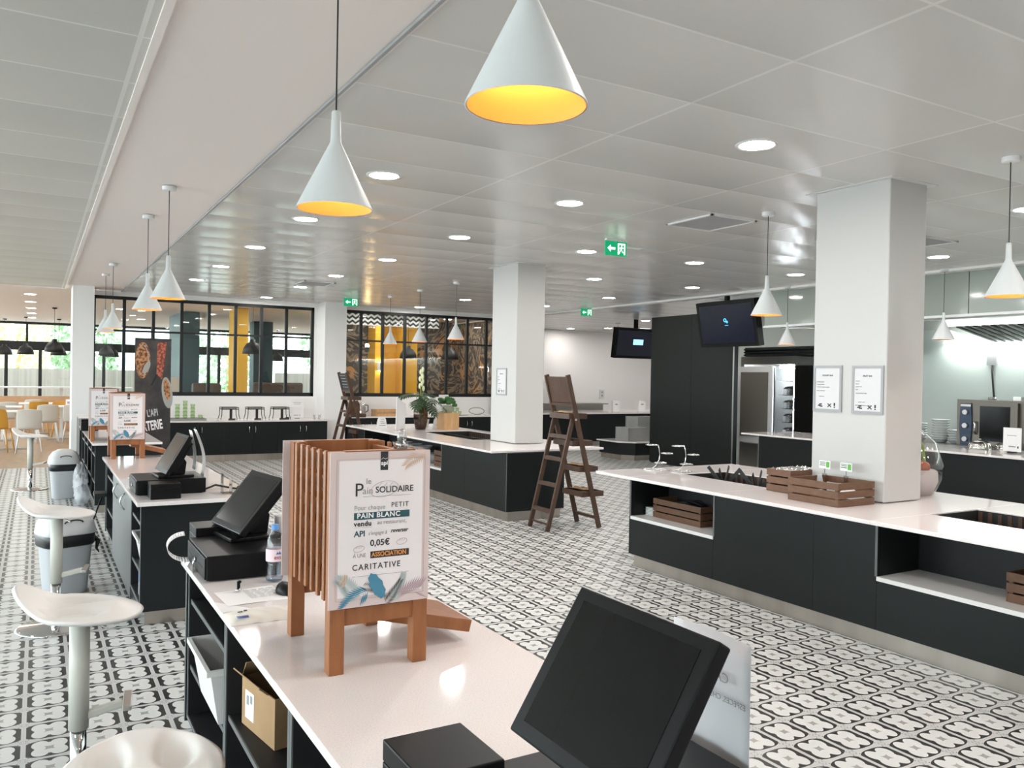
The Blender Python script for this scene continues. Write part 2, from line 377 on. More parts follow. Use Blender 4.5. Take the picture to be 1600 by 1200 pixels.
M['chalk'] = mat('chalkboard', (.018, .020, .022), .6); M['chalkmark'] = mat('chalk_writing', (.45, .45, .44), .8)
M['ovenblue'] = mat('navy_control_panel', (.012, .03, .075), .3)
M['bluepack'] = mat('blue_label', (.06, .13, .32), .5)
M['pot'] = mat('pale_green_pot', (.42, .48, .36), .5)
# ------------------------------------------------------------------ the setting
CZ = 2.91
struct(MB().box(-6, 16, -5, 14.87, -.1, 0).box(.45, 16, 14.87, 15.75, -.1, 0).box(9.4, 16, 15.75, 20, -.1, 0), 'floor', M['tiles'])
struct(MB().box(-6, .45, 14.87, 28, -.1, 0).box(.45, 9.4, 15.75, 28, -.1, 0).box(9.4, 22, 20, 28, -.1, 0), 'floor_dining', M['woodfloor'])
struct(MB().box(1.245, 16, -5, 15.6, CZ, 3.02).box(9.4, 16, 15.6, 19.4, CZ, 3.02), 'ceiling', M['ceil'])
struct(MB().box(-6, .415, -5, 15.65, CZ, 3.02), 'ceiling_left', M['ceil_left'])
struct(MB().box(.415, 1.245, -5, 15.6, CZ + .004, 3.02).box(-6, .415, 15.65, 16, CZ + .004, 3.02), 'ceiling_strip', M['strip'])
struct(MB().box(-6, 9.4, 15.75, 28.2, CZ + .02, 3.05).box(9.4, 22, 19.4, 28.2, CZ + .02, 3.05), 'ceiling_dining', M['strip'])
struct(MB().box(.39, .425, -5, 15.66, CZ - .012, CZ).box(-6, .39, 15.63, 15.66, CZ - .012, CZ), 'trim_1', M['strip'])
struct(MB().box(1.237, 1.252, -5, 15.55, CZ - .014, CZ), 'trim_2', M['frame_grey'])  # dark grey strip stands in for the shadow gap along the ceiling edge
struct(MB().box(9.2, 9.36, -5, 19.3, CZ - .03, CZ), 'trim_3', M['white_wall'])
struct(MB().box(-6.1, 16.1, -5.1, -5, 0, CZ), 'wall_back', M['white_wall'])
WY = 15.6
w = MB().box(.8, 9.4, WY, WY + .15, 0, 1.115).box(.8, 9.4, WY, WY + .15, 2.825, CZ).box(4.62, 5.18, WY, WY + .15, 1.115, 2.825).box(8.62, 9.4, WY, WY + .15, 1.115, 2.825)
struct(w, 'wall_window', M['white_wall'])
struct(MB().box(.49, .8, 15.0, 15.75, 0, CZ + .004), 'wall_end', M['white_wall'])
struct(MB().box(4.68, 5.10, 15.12, WY, 0, CZ), 'trim_4', M['white_wall'])
struct(MB().box(9.4, 16, 19.3, 19.4, 0, CZ), 'wall_far', M['white_wall'])
struct(MB().box(9.3, 9.4, 15.75, 19.4, 0, CZ), 'wall_return', M['wallpaper'])
struct(MB().box(11.9, 12.0, -5, 12.2, 0, CZ), 'wall_kitchen', M['kitchenwall'])
struct(MB().box(12.0, 16, 12.1, 12.2, 0, CZ), 'wall_alcove', M['white_wall'])
struct(MB().box(16, 16.1, 12.2, 19.4, 0, CZ), 'wall_right', M['white_wall'])
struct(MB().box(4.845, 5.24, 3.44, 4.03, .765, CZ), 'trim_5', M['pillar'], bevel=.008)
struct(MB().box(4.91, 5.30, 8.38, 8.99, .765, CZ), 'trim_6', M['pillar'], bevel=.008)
struct(MB().box(4.80, 5.29, 3.395, 4.09, CZ - .004, CZ - .0005), 'trim_7', M['ring'])
struct(MB().box(4.865, 5.35, 8.335, 9.04, CZ - .004, CZ - .0005), 'trim_8', M['ring'])
def partition(n, xs, x0, x1, z0, z1, tz):
    g = thing('window_%d' % n, (0, 0, 0), None, None, kind='structure')
    y0, y1 = WY + .02, WY + .08
    MB().box(x0, x1, y0, y1, z0, z0 + .07).box(x0, x1, y0, y1, z1 - .055, z1).box(x0, x0 + .055, y0, y1, z0, z1).box(x1 - .055, x1, y0, y1, z0, z1).build('window_frame', M['frame'], g)
    for i, x in enumerate(xs): MB().box(x - .026, x + .026, y0, y1, z0 + .05, z1 - .04).build('mullion', M['frame'], g)
    MB().box(x0 + .04, x1 - .04, y0 + .01, y1 - .01, tz - .017, tz + .017).build('transom', M['frame'], g)
    MB().box(x0 + .03, x1 - .03, y0 + .027, y0 + .033, z0 + .04, z1 - .03).build('glass', M['pane'], g)
partition(1, [.83 + .466 * i for i in range(1, 8)], .80, 4.62, 1.115, 2.825, 2.236)
partition(2, [5.57, 6.03, 6.51, 6.99, 7.46, 7.94, 8.40], 5.10, 8.62, 1.115, 2.825, 2.228)
# garden facade of the dining room
g = thing('window_3', (0, 0, 0), None, None, kind='structure')
fm = MB().box(-6, 22, 28, 28.12, 2.10, 2.36).box(-6, 22, 28, 28.12, 2.86, 2.94).box(-6, 22, 28, 28.12, -.02, .08)
fm.build('window_frame', M['frame'], g)
for k in range(-3, 13):
    x = .085 + 1.69 * k; MB().box(x - .045, x + .045, 28.01, 28.11, .08, 2.10).build('mullion', M['frame'], g)
    x += 1.345; MB().box(x - .03, x + .03, 28.01, 28.11, 2.36, 2.86).build('mullion', M['frame'], g)
MB().box(-.82, -.73, 28.01, 28.11, .08, 2.10).build('mullion', M['frame'], g)
MB().box(-6, 22, 28.05, 28.06, .08, 2.86).build('glass', M['pane'], g)
g = thing('window_4', (0, 0, 0), None, None, kind='structure')
MB().box(-6.1, -6, -5, 28, 2.8, CZ).box(-6.1, -6, -5, 28, 0, .1).build('window_frame', M['frame'], g)
for k in range(23): MB().box(-6.09, -6.01, -5 + 1.5 * k, -4.92 + 1.5 * k, .1, 2.8).build('mullion', M['frame'], g)
MB().box(-6.055, -6.045, -5, 28, .1, 2.8).build('glass', M['pane'], g)
struct(MB().box(22, 22.1, 19.4, 28, 0, 3), 'wall_dining', M['white_wall'])
# dining room columns and wallpapered wall
struct(MB().box(2.87, 3.24, 20, 22.2, 0, 2.92), 'trim_9', M['teal'])
struct(MB().box(5.0, 5.5, 22.4, 22.9, 0, 2.92), 'trim_10', M['teal'])
struct(MB().box(3.68, 3.90, 18, 18.9, 0, 2.92), 'trim_11', M['yellow'])
struct(MB().box(5.95, 9.3, 19, 19.1, 0, 2.92), 'wall_papered', M['wallpaper'])
struct(MB().box(6.95, 7.16, 18.5, 19, 0, 2.75).box(7.16, 7.62, 18.85, 19, 0, 2.75).box(7.62, 7.70, 18.5, 19, 0, 2.75).box(7.70, 8.12, 18.7, 19, 0, 2.75), 'trim_12', M['yellow'])
struct(MB().box(5.3, 8.0, 17.2, 17.3, 2.64, 2.92), 'trim_13', M['zigzag'])
# kitchen soffit: glass panels over the serving counter
struct(MB().box(9.35, 9.38, 7.15, 8.68, 2.38, 2.88).box(9.35, 9.38, 5.60, 7.14, 2.38, 2.88).box(9.35, 9.38, 4.05, 5.59, 2.38, 2.88).box(9.35, 9.38, -5, 4.04, 2.38, 2.88), 'trim_14', mat('sage_glass_panel', (.30, .33, .30), .08))
struct(MB().box(9.34, 9.42, -5, 8.70, 2.355, 2.385), 'trim_15', M['ring'])
struct(MB().box(9.38, 11.9, 8.62, 8.70, 2.38, CZ - .03), 'trim_16', M['steel'])
# outside
struct(MB().box(-40, 60, 28.12, 90, -.2, -.06).box(-40, -6.2, -30, 28.12, -.2, -.06), 'ground', M['asphaltgrey'])
def tree(name, x, y, h, r, m, label):
    t = thing(name, (x, y, -.06), label, 'tree', 'trees outside the dining room')
    MB().cyl((0, 0, 0), (0, 0, h * .6), .12, .07, 8).build('trunk', M['card'], t)
    f = MB(); rnd = random.Random(int(x * 100 + y))
    for i in range(1400):
        a, b = rnd.uniform(0, 2 * PI), math.acos(rnd.uniform(-1, 1)); q = rnd.uniform(.55, 1) ** .5
        c = Vector((math.sin(b) * math.cos(a) * r * q, math.sin(b) * math.sin(a) * r * q, h * .58 + math.cos(b) * h * .46 * q))
        d = Vector((rnd.uniform(-1, 1), rnd.uniform(-1, 1), rnd.uniform(-1, 1))).normalized(); e = d.orthogonal().normalized(); s = rnd.uniform(.09, .2)
        f.add([c - d * s, c - e * s * .5, c + d * s, c + e * s * .5], [(0, 1, 2, 3)])
    f.build('foliage', m, t, fix=False)
tree('garden_tree', 1.5, 33, 4.6, 1.15, M['tree'], 'green leafy tree outside the glass left of the white wall end')
tree('garden_tree', -.6, 36, 5.2, 1.3, M['treeyellow'], 'yellow-green tree outside the far left panes of the dining room')
tree('garden_tree', 7.0, 36, 5.5, 1.9, M['tree'], 'green tree seen through the middle of the black framed partition')
tree('garden_tree', 11.2, 34, 5.0, 1.7, M['tree'], 'green tree seen through the right panes of the black framed partition')
for x0, x1, y, h, l in ((-9, 2.0, 60, 10, 'pale striped office building outside behind the yellow-green tree'), (4.5, 11, 62, 9, 'pale striped building outside seen through the left partition panes')):
    t = thing('office_building', ((x0 + x1) / 2, y, -.06), l, 'building')
    q = (x1 - x0) / 2
    MB().box(-q, q, 0, 8, 0, h).build('wall', M['facade'], t); MB().box(-q - .2, q + .2, -.2, 8.2, h, h + .3).build('roof', M['frame_grey'], t)
for x0, x1, l in ((-3, 4.2, 'pale wooden slat screen outside the glass behind the dining tables'), (7.2, 11, 'pale wooden slat screen outside below the green trees')):
    one(MB().box(x0 - (x0 + x1) / 2, x1 - (x0 + x1) / 2, 0, .03, 0, 1.62), 'slat_screen', M['slats'], l, 'fence', 'slat screens on the terrace', (((x0 + x1) / 2), 29, -.06))
# ------------------------------------------------------------------ ceiling fittings
rows = {2.03: [5.29, 7.17, 9.09, 11.01, 12.85, 3.4, 1.5, -.4, -2.3], 3.56: [3.39, 5.3, 7.21, 9.12, 11.04, 12.81, 15.0, 1.5, -.4, -2.3], 5.07: [7.21, 1.5, -.4],
        6.55: [3.47, 7.15, 9.12, 13.0, 15.0, 5.3, 1.5, -.4], 8.26: [5.28, 7.17, 9.05, 11.07, 13.1, 3.4, 1.5]}
rows[-1.8] = [-2, 2.0, 6.5, 11]  # added fill lamps out of view, lighting bins, stools and shelves from the left
rname = {-1.8: 'unseen left', 2.03: 'leftmost', 3.56: 'second', 5.07: 'third', 6.55: 'fourth', 8.26: 'fifth'}
DL = None
def downlight(x, y, z, label, group='recessed ceiling downlights'):
    global DL
    if DL is None:
        DL = thing('downlight', (x, y, z), label, 'ceiling light', group)
        MB().lathe([(.095, -.001), (.100, -.006), (.118, -.006), (.122, 0)], 32, cap=False).build('trim_ring', M['ring'], DL)
        MB().lathe([(0.0, -.003), (.096, -.003)], 32, cap=False).build('diffuser', M['diffuser'], DL, fix=False)
        bpy.context.view_layer.update()
    else: clone(DL, (x, y, z), label)
for x, ys in rows.items():
    seen = sorted(y for y in ys)
    for y in seen:
        vis = [q for q in seen if q > 3]
        k = vis.index(y) if y in vis else 0
        if x < 0: lab = 'added fill downlight out of view on the left, %s along the cashier aisle' % ordn(seen.index(y))
        elif y > 3: lab = 'round white downlight, %s one of the %s row of the tray ceiling' % (ordn(k), rname[x])
        else: lab = 'round white downlight above the camera in the %s row, %s' % (rname[x], {1.5: 'ahead of the others', -.4: 'in their middle', -2.3: 'rearmost'}[y])
        downlight(x, y, CZ, lab)
for i, (x, y, l) in enumerate(((12.1, 14.8, 'round downlight over the far hanging screen'), (13.2, 17.7, 'round downlight by the far white wall, left of the hanging screen'), (12.6, 18.6, 'round downlight closest to the far white wall'), (13.9, 15.6, 'added hidden downlight behind the tall charcoal partition, middle one'), (14.7, 17.4, 'added hidden downlight behind the tall charcoal partition, furthest one'), (13.6, 13.9, 'added hidden downlight behind the tall charcoal partition, nearest one'))): downlight(x, y, CZ, l)  # those behind the partition are added out of sight to brighten the far wall
for i, (x, y) in enumerate(((-.12, 17.6), (-.13, 19.6), (-.13, 21.6), (-.13, 23.6), (-.13, 25.6))): downlight(x, y, CZ + .02, 'round downlight, %s in the row over the dining tables' % ordn(i), 'recessed ceiling downlights')
for i, (x, y) in enumerate(((1.62, 17.2), (1.62, 20.4), (4.3, 17.2), (4.3, 20.6), (2.4, 24))): downlight(x, y, CZ + .02, 'round downlight behind the black framed partition, %s' % ('at its left end', 'second pane, further back', 'near its right end', 'right end, further back', 'far back by the facade')[i])
for i, (x, y) in enumerate(((6.3, 16.6), (7.4, 16.6), (8.5, 16.6), (6.9, 18.0), (8.6, 18.0))): downlight(x, y, CZ + .02, 'added downlight in the papered room behind the right partition, %s' % ('front left', 'front middle', 'front right', 'rear left', 'rear right')[i])  # lamps added to light the dark wallpaper behind the glass
for i, (y, l) in enumerate(((2.0, 'round downlight over the kitchen counter nearest the right frame edge'), (4.5, 'round downlight over the kitchen counter before the oven'))): downlight(10.0, y, 2.86, l)
for i, (x, y) in enumerate(((10.5, 9.9), (10.5, 11.2))): downlight(x, y, CZ, 'added downlight in the alcove before the stainless fridge, %s one' % ('nearer', 'further')[i])  # lamps added to brighten the dim fridge alcove
def vent(x0, x1, y0, y1, label):
    t = thing('ceiling_vent', ((x0 + x1) / 2, (y0 + y1) / 2, CZ), label, 'air vent', 'square ceiling vents'); a, b = (x1 - x0) / 2, (y1 - y0) / 2
    MB().box(-a, a, -b, -b + .02, -.012, 0).box(-a, a, b - .02, b, -.012, 0).box(-a, -a + .02, -b, b, -.012, 0).box(a - .02, a, -b, b, -.012, 0).build('frame', M['ring'], t)
    MB().box(-a + .02, a - .02, -b + .02, b - .02, -.006, -.001).build('grille', M['frame_grey'], t)
vent(4.73, 5.24, 4.97, 5.53, 'square grey ceiling vent before the large white pillar')
vent(3.36, 3.83, 11.88, 12.44, 'square ceiling vent above the black framed partition')
vent(7.0, 7.5, 4.6, 5.15, 'square ceiling vent right of the large white pillar')
def exit_sign(x, y, label, flip=1, w=.26):
    t = thing('exit_sign', (x, y, CZ), label, 'exit sign', 'green exit signs')
    MB().box(-.12, .12, -.02, .02, -.02, 0).build('ceiling_plate', M['ring'], t)
    MB().box(-w / 2, w / 2, -.006, .006, -.16, -.02).build('panel', M['green'], t)
    a = MB(); s = flip
    for q in ([(-.105, -.09), (-.065, -.055), (-.065, -.078), (-.012, -.078), (-.012, -.102), (-.065, -.102), (-.065, -.125)],): a.prism([(s * X, Z) for X, Z in q], -.009, -.0065, 'y')
    for q in ([(.02, -.035), (.11, -.035), (.11, -.145), (.095, -.145), (.095, -.05), (.035, -.05), (.035, -.145), (.02, -.145)],): a.prism([(s * X, Z) for X, Z in q], -.009, -.0065, 'y')
    for p in ([(.062, -.085), (.05, -.11), (.038, -.135)], [(.062, -.085), (.072, -.112), (.088, -.125)], [(.06, -.068), (.046, -.085), (.037, -.08)], [(.066, -.07), (.078, -.082), (.088, -.076)], [(.064, -.068), (.062, -.088)]):
        a.tube([(s * X, -.0078, Z) for X, Z in p], .0045, 5)
    a.blob((s * .068, -.0078, -.057), (.008, .002, .008), 8, 5)
    a.build('pictogram', M['exitwhite'], t)
exit_sign(4.86, 6.42, 'green exit sign with left arrow, nearest, in front of the dark screens')
exit_sign(4.76, 13.9, 'green exit sign hanging over the gap between the two partitions')
exit_sign(9.1, 12.9, 'small green exit sign far off, right of the second white pillar')
one(MB().box(-.11, .11, -.04, .04, -.02, 0), 'emergency_light', M['ring'], 'small white emergency light right of the nearest exit sign', 'emergency light', loc=(5.25, 6.65, CZ))
# ------------------------------------------------------------------ pendants
PR = .122
def cone_lamp(x, y, z, label, lit=True, cz=CZ):
    "z = rim height"
    t = thing('pendant_lamp', (x, y, cz), label, 'pendant lamp', 'white cone pendants')
    d = z - cz
    MB().lathe([(0, -.03), (.045, -.03), (.05, -.025), (.05, 0)], 24, cap=False).build('canopy', M['ring'], t)
    MB().cyl((0, 0, d + .30), (0, 0, -.02), .0028, None, 6).build('cord', M['cord'], t)
    MB().lathe([(0, d + .318), (.011, d + .318), (.0145, d + .313), (.0165, d + .235), (.018, d + .215), (PR, d + .002), (PR + .0006, d), (PR - .003, d)], 40, cap=False).build('shade', M['shade'], t)
    MB().lathe([(.012, d + .205), (.017, d + .205), (PR - .004, d + .001)], 40, cap=False).build('lining', M['lining'], t)
    if lit: MB().blob((0, 0, d + .115), (.026, .026, .034), 14, 9).build('bulb', M['bulb'], t)
    else: MB().blob((0, 0, d + .115), (.026, .026, .034), 14, 9).build('bulb', M['whiteplastic'], t)
    return t
RZ = 2.085
L1 = cone_lamp(.83, 1.395, RZ, 'largest white cone pendant, top centre, bright orange inside')
for y, l in ((2.60, 'white cone pendant on a long cord over the first checkout counter'), (6.52, 'white cone pendant, right and nearer one of the middle pair over the checkouts'), (7.83, 'white cone pendant, left and further one of the middle pair over the checkouts'),
             (11.63, 'white cone pendant before the left partition end, right of the far pair'), (12.94, 'white cone pendant before the left partition end, left of the far pair')):
    clone(L1, (.83, y, CZ), l)
for x, y, l in ((5.06, 4.68, 'white cone pendant just left of the large white pillar'), (4.99, 2.75, 'white cone pendant cut by the right edge of the photo'), (5.23, 10.67, 'white cone pendant over the middle island, nearest the second pillar'),
                (5.24, 11.99, 'white cone pendant over the middle island, second from the pillar'), (5.26, 13.29, 'white cone pendant over the middle island, furthest from the pillar'), (9.2, 8.12, 'small white cone pendant over the kitchen counter, left of the large pillar')):
    clone(L1, (x, y, CZ), l)
L2 = cone_lamp(9.2, 5.80, RZ, 'unlit white cone pendant over the kitchen counter, right of the large pillar', False)
clone(L2, (12.15, 15.9, CZ), 'white cone pendant before the far white wall beside the hanging screen')
def dome_lamp(x, y, z, label, r=.2):
    t = thing('dome_pendant', (x, y, 2.92), label, 'pendant lamp', 'black dome pendants'); d = z - 2.92
    MB().lathe([(0, -.03), (.05, -.03), (.05, 0)], 16, cap=False).build('canopy', M['blackm'], t)
    MB().cyl((0, 0, d + .27), (0, 0, -.02), .004, None, 6).build('cord', M['cord'], t)
    MB().lathe([(0, d + .29), (.05, d + .29), (.055, d + .235), (r * .62, d + .2), (r * .88, d + .11), (r, d), (r - .006, d), (r * .8, d + .1), (r * .5, d + .18), (0, d + .2)], 28, cap=False).build('shade', M['blackm'], t)
    return t
D1 = dome_lamp(.33, 20.9, 1.93, 'largest black dome pendant over the dining tables, beside the white wall end')
for x, y, z, l in ((-.26, 25.2, 1.84, 'black dome pendant in the middle of the far dining windows'), (-.78, 26.6, 1.95, 'black dome pendant at the left photo edge over the dining tables'), (.51, 25.6, 1.93, 'black dome pendant just behind the largest dome lamp'),
                   (1.6, 24.4, 1.82, 'black dome pendant, left of the two behind the first partition pane'), (1.85, 26.1, 1.83, 'black dome pendant, right of the two behind the first partition pane'), (6.6, 26.3, 2.05, 'black dome pendant near the right end of the left partition'),
                   (3.75, 16.9, 2.03, 'black dome pendant before the mustard column'), (7.25, 17.2, 1.80, 'black dome pendant in the papered room, left one'), (8.15, 16.9, 1.88, 'black dome pendant in the papered room, right one')):
    clone(D1, (x, y, 2.92), l)
t = thing('bulb_pendant', (6.42, 17.6, 2.92), 'bare glowing bulb pendant in front of the brown wallpaper', 'pendant lamp')
MB().tube([(0, 0, -.62), (0, 0, 0)], .006, 6).build('cord', M['cord'], t)
MB().lathe([(.02, -.62), (.06, -.85)], 12, cap=False).tube([(.062 * math.cos(a * PI / 6), .062 * math.sin(a * PI / 6), -.85) for a in range(12)], .005, 5, True).build('cage', M['blackm'], t)
MB().blob((0, 0, -.72), (.045, .045, .06), 12, 8).build('bulb', M['bulb'], t)
t = thing('wall_lamp', (7.05, 18.5, 1.75), 'small wall lamp glowing up and down on the mustard wall', 'wall lamp')
MB().box(-.05, .05, -.09, -.002, -.1, .1).build('body', M['ring'], t)
MB().box(-.04, .04, -.08, -.01, .1005, .105).box(-.04, .04, -.08, -.01, -.105, -.1005).build('lens', mat('warm_lens', (1, .8, .5), .5, emit=(1, .7, .35), es=18), t)
# ------------------------------------------------------------------ checkout counters
HC = .76
def slab(mb, x0, x1, y0, y1, z0, z1, holes=()):
    "a worktop with rectangular cut-outs (x0, x1, y0, y1), strictly inside and not side by side in y"
    ys = sorted(holes, key=lambda h: h[2]); y = y0
    for a, b, c, d in ys:
        mb.box(x0, x1, y, c, z0, z1); mb.box(x0, a, c, d, z0, z1); mb.box(b, x1, c, d, z0, z1); y = d
    return mb.box(x0, x1, y, y1, z0, z1)
def shelf_unit(y0, y1, shelves, label, group='open shelf units of the checkouts', x0=.56, x1=1.205):
    "carcass open to the cashier (-X); shelf tops given as heights"
    t = thing('shelf_unit', (x0, (y0 + y1) / 2, 0), label, 'shelf unit', group); w = (y1 - y0) / 2 - .001; d = x1 - x0; T_ = .018
    MB().box(.004, d, -w, -w + T_, .10, .735).box(.004, d, w - T_, w, .10, .735).box(.004, d, -w + T_, w - T_, .10, .118).box(d - T_, d, -w + T_, w - T_, .118, .735).box(.004, d, -w + T_, w - T_, .717, .735).build('carcass', M['inside'], t)
    MB().box(0, .004, -w, -w + T_, .10, .735).box(0, .004, w - T_, w, .10, .735).box(0, .004, -w + T_, w - T_, .10, .118).build('edge_band', M['edge'], t)
    for z in shelves:
        s_ = MB().box(.014, d - T_, -w + T_, w - T_, z - .018, z).build('shelf', M['inside'], t)
        MB().box(.009, .014, -w + T_, w - T_, z - .018, z).build('edge_band', M['edge'], s_)
    MB().box(.05, d - .03, -w, w, 0, .10).build('plinth', M['plinth'], t)
    return t
def end_panel(y0, y1, label, x0=.555, x1=1.21):
    t = thing('end_panel', (x0, y0, 0), label, 'counter panel'); d = x1 - x0
    MB().box(0, d, 0, y1 - y0, .085, .735).build('panel', M['dark'], t); MB().box(.03, d - .03, .02, y1 - y0, 0, .085).build('plinth', M['plinth'], t)
    MB().box(-.002, .001, -.0005, .02, .085, .735).build('edge_band', M['edge'], t)
def worktop(x0, x1, y0, y1, label, holes=(), z0=.736, z1=HC, group=None):
    cx, cy = (x0 + x1) / 2, (y0 + y1) / 2
    o = one(slab(MB(), x0 - cx, x1 - cx, y0 - cy, y1 - cy, z0 - z1, 0, [(a - cx, b - cx, c - cy, d - cy) for a, b, c, d in holes]), 'worktop', M['quartz'], label, 'worktop', group, (cx, cy, z1), bevel=.003)
    return o
# nearest counter
shelf_unit(2.86, 3.64, [.60, .325], 'black open shelf unit under the register with keys, white bin on it')
shelf_unit(2.05, 2.86, [.40], 'black open shelf unit holding the brown cardboard box')
shelf_unit(1.24, 2.05, [.40], 'black open shelf unit under the nearest touchscreen, bottom of photo')
end_panel(3.641, 3.66, 'dark end panel of the nearest checkout counter')
one(MB().box(0, .012, 1.24, 3.64, .1, .735), 'back_panel', M['dark'], 'dark customer-side panel of the nearest checkout counter', 'counter panel', loc=(1.2065, 0, 0))
worktop(.535, 1.24, .95, 3.68, 'glossy white worktop of the nearest checkout, with slatted rack')
# second counter
shelf_unit(5.43, 6.05, [.60, .30], 'black open shelf unit with plastic tub, near end of second checkout')
end_panel(5.40, 5.429, 'dark near end panel of the second checkout counter')
t = thing('door_cabinet', (.56, 6.80, 0), 'grey two-door cabinet with arc handles in the second checkout', 'cabinet')
MB().box(.02, .645, -.745, .745, .1, .735).build('carcass', M['inside'], t)
MB().box(.05, .6, -.745, .745, 0, .1).build('plinth', M['plinth'], t)
for s, n in ((-1, 0), (1, 1)):
    d = MB().box(0, .02, min(0, s * .744), max(0, s * .744), .012, .732).build('door', M['greydoor'], t)
    MB().tube([(-.002 - .03 * math.sin(PI * k / 10), s * .30, .665 - .12 * k / 10) for k in range(11)], .006, 8).build('handle', M['chrome'], d)
shelf_unit(7.55, 8.29, [.60, .30], 'black open shelf unit at the far end of the second checkout')
end_panel(8.291, 8.31, 'dark far end panel of the second checkout counter')
one(MB().box(0, .012, 5.43, 8.29, .1, .735), 'back_panel', M['dark'], 'dark customer-side panel of the second checkout counter', 'counter panel', loc=(1.2065, 0, 0))
worktop(.525, 1.235, 5.34, 8.33, 'glossy white worktop of the second checkout, with black cash drawer')
# third counter
shelf_unit(9.93, 10.70, [.60, .30], 'black open shelf unit at the near end of the third checkout')
end_panel(9.90, 9.929, 'dark near end panel of the third checkout counter')
for k in range(3): shelf_unit(10.701 + .78 * k, 11.479 + .78 * k, [.60, .30], 'black open shelf unit of the third checkout, %s from its near end' % ordn(k + 1))
worktop(.525, 1.22, 9.84, 13.08, 'white worktop of the third checkout, beside the white wall end')
one(MB().box(0, .012, 9.93, 13.03, .1, .735), 'back_panel', M['dark'], 'dark customer-side panel of the third checkout counter', 'counter panel', loc=(1.2065, 0, 0))
t = thing('side_cabinet', (.7, 14.0, 0), 'dark cabinet with pale top behind the third checkout', 'cabinet')
MB().box(-.15, .45, -.5, .5, 0, .84).build('body', M['dark'], t); MB().box(-.17, .47, -.52, .52, .84, .865).build('top', M['quartz'], t)
# ------------------------------------------------------------------ islands
def island(name, x0, x1, y0, y1, niches, seams, label, far=False):
    "body with niches open to -X: (y0, y1, z shelf)"
    t = thing(name, (x0, (y0 + y1) / 2, 0), label, 'counter'); cy = (y0 + y1) / 2; d = x1 - x0; ZB, ZT = .105, .735
    ys = sorted(niches); P = []; y = y0
    for a, b, z in ys:
        P.append((y, a)); y = b
    P.append((y, y1)); ed = sorted(set([y0, y1] + seams))
    for a, b in P:
        cuts = [a] + [s_ for s_ in seams if a < s_ < b] + [b]
        for c, e in zip(cuts, cuts[1:]): MB().box(0, .025, c - cy + .0012, e - cy - .0012, ZB, ZT).build('front_panel', M['darkpanel'], t)
    MB().box(.0255, d - .0255, y0 - cy + .0012, y0 - cy + .025, ZB, ZT).build('end_panel', M['darkpanel'], t); MB().box(.0255, d - .0255, y1 - cy - .025, y1 - cy - .0012, ZB, ZT).build('end_panel', M['darkpanel'], t)
    MB().box(d - .025, d, y0 - cy + .0012, y1 - cy - .0012, ZB, ZT).build('rear_panel', M['darkpanel'], t)
    for a, b, z in ys:
        MB().box(0, .025, a - cy + .0012, b - cy - .0012, ZB, z - .025).build('front_panel', M['darkpanel'], t)
        MB().box(.40, .42, a - cy, b - cy, z - .025, ZT).build('niche_back', M['inside'], t)
        MB().box(.0255, .3999, a - cy - .012, a - cy, z - .025, ZT).build('niche_side', M['darkpanel'], t); MB().box(.0255, .3999, b - cy, b - cy + .012, z - .025, ZT).build('niche_side', M['darkpanel'], t)
        MB().box(-.004, .3995, a - cy + .001, b - cy - .001, z - .025, z).build('shelf', M['whiteplastic'], t)
        MB().box(-.003, .002, a - cy - .012, a - cy + .003, z, ZT).box(-.003, .002, b - cy - .003, b - cy + .012, z, ZT).build('niche_trim', M['edge'], t)
    MB().box(.035, d - .03, y0 - cy + .03, y1 - cy - .03, 0, ZB).build('plinth', M['plinth'], t)
    MB().box(-.002, .0005, y0 - cy - .002, y0 - cy + .008, ZB, ZT).build('corner_trim', M['edge'], t)
    return t
island('serving_island', 4.36, 5.10, 7.60, 12.3, [(9.24, 12.0, .40)], [8.6], 'dark middle serving island with the brown ladder at its near end')
worktop(4.20, 5.68, 7.66, 12.42, 'glossy white worktop of the middle island, carrying vase and wooden cube', [(4.74, 5.50, 9.12, 10.70)])
island('serving_island', 4.28, 5.40, -.6, 5.40, [(4.42, 5.38, .42), (1.2, 3.075, .42)], [3.53], 'dark nearest serving island around the large white pillar')
worktop(4.175, 5.77, -.7, 5.74, 'glossy white worktop of the nearest serving island, carrying brown crates', [(4.74, 5.24, 4.30, 5.28), (4.74, 5.24, 1.2, 3.05)])
def basin(x0, x1, y0, y1, label, dz=.12):
    t = thing('chilled_well', ((x0 + x1) / 2, (y0 + y1) / 2, HC - .005), label, 'serving well', 'sunken serving wells'); a, b = (x1 - x0) / 2 - .002, (y1 - y0) / 2 - .002; w = .012
    MB().box(-a, a, -b, -b + w, -dz, -.003).box(-a, a, b - w, b, -dz, -.003).box(-a, -a + w, -b + w, b - w, -dz, -.003).box(a - w, a, -b + w, b - w, -dz, -.003).box(-a + w, a - w, -b + w, b - w, -dz, -dz + .012).build('tub', M['blackm'], t)
    g = MB(); n = int((y1 - y0) / .06)
    for k in range(n): y = -b + .03 + (2 * b - .06) * k / (n - 1); g.box(a - w - .006, a - w, y - .012, y + .012, -dz + .02, -.01)
    g.build('air_grille', M['walnut'], t)
basin(4.74, 5.50, 9.12, 10.70, 'dark sunken serving well in the middle island worktop')
basin(4.74, 5.24, 4.30, 5.28, 'sunken serving well holding two black stands, nearest island')
basin(4.74, 5.24, 1.2, 3.05, 'sunken serving well with slotted back, right of the large pillar')
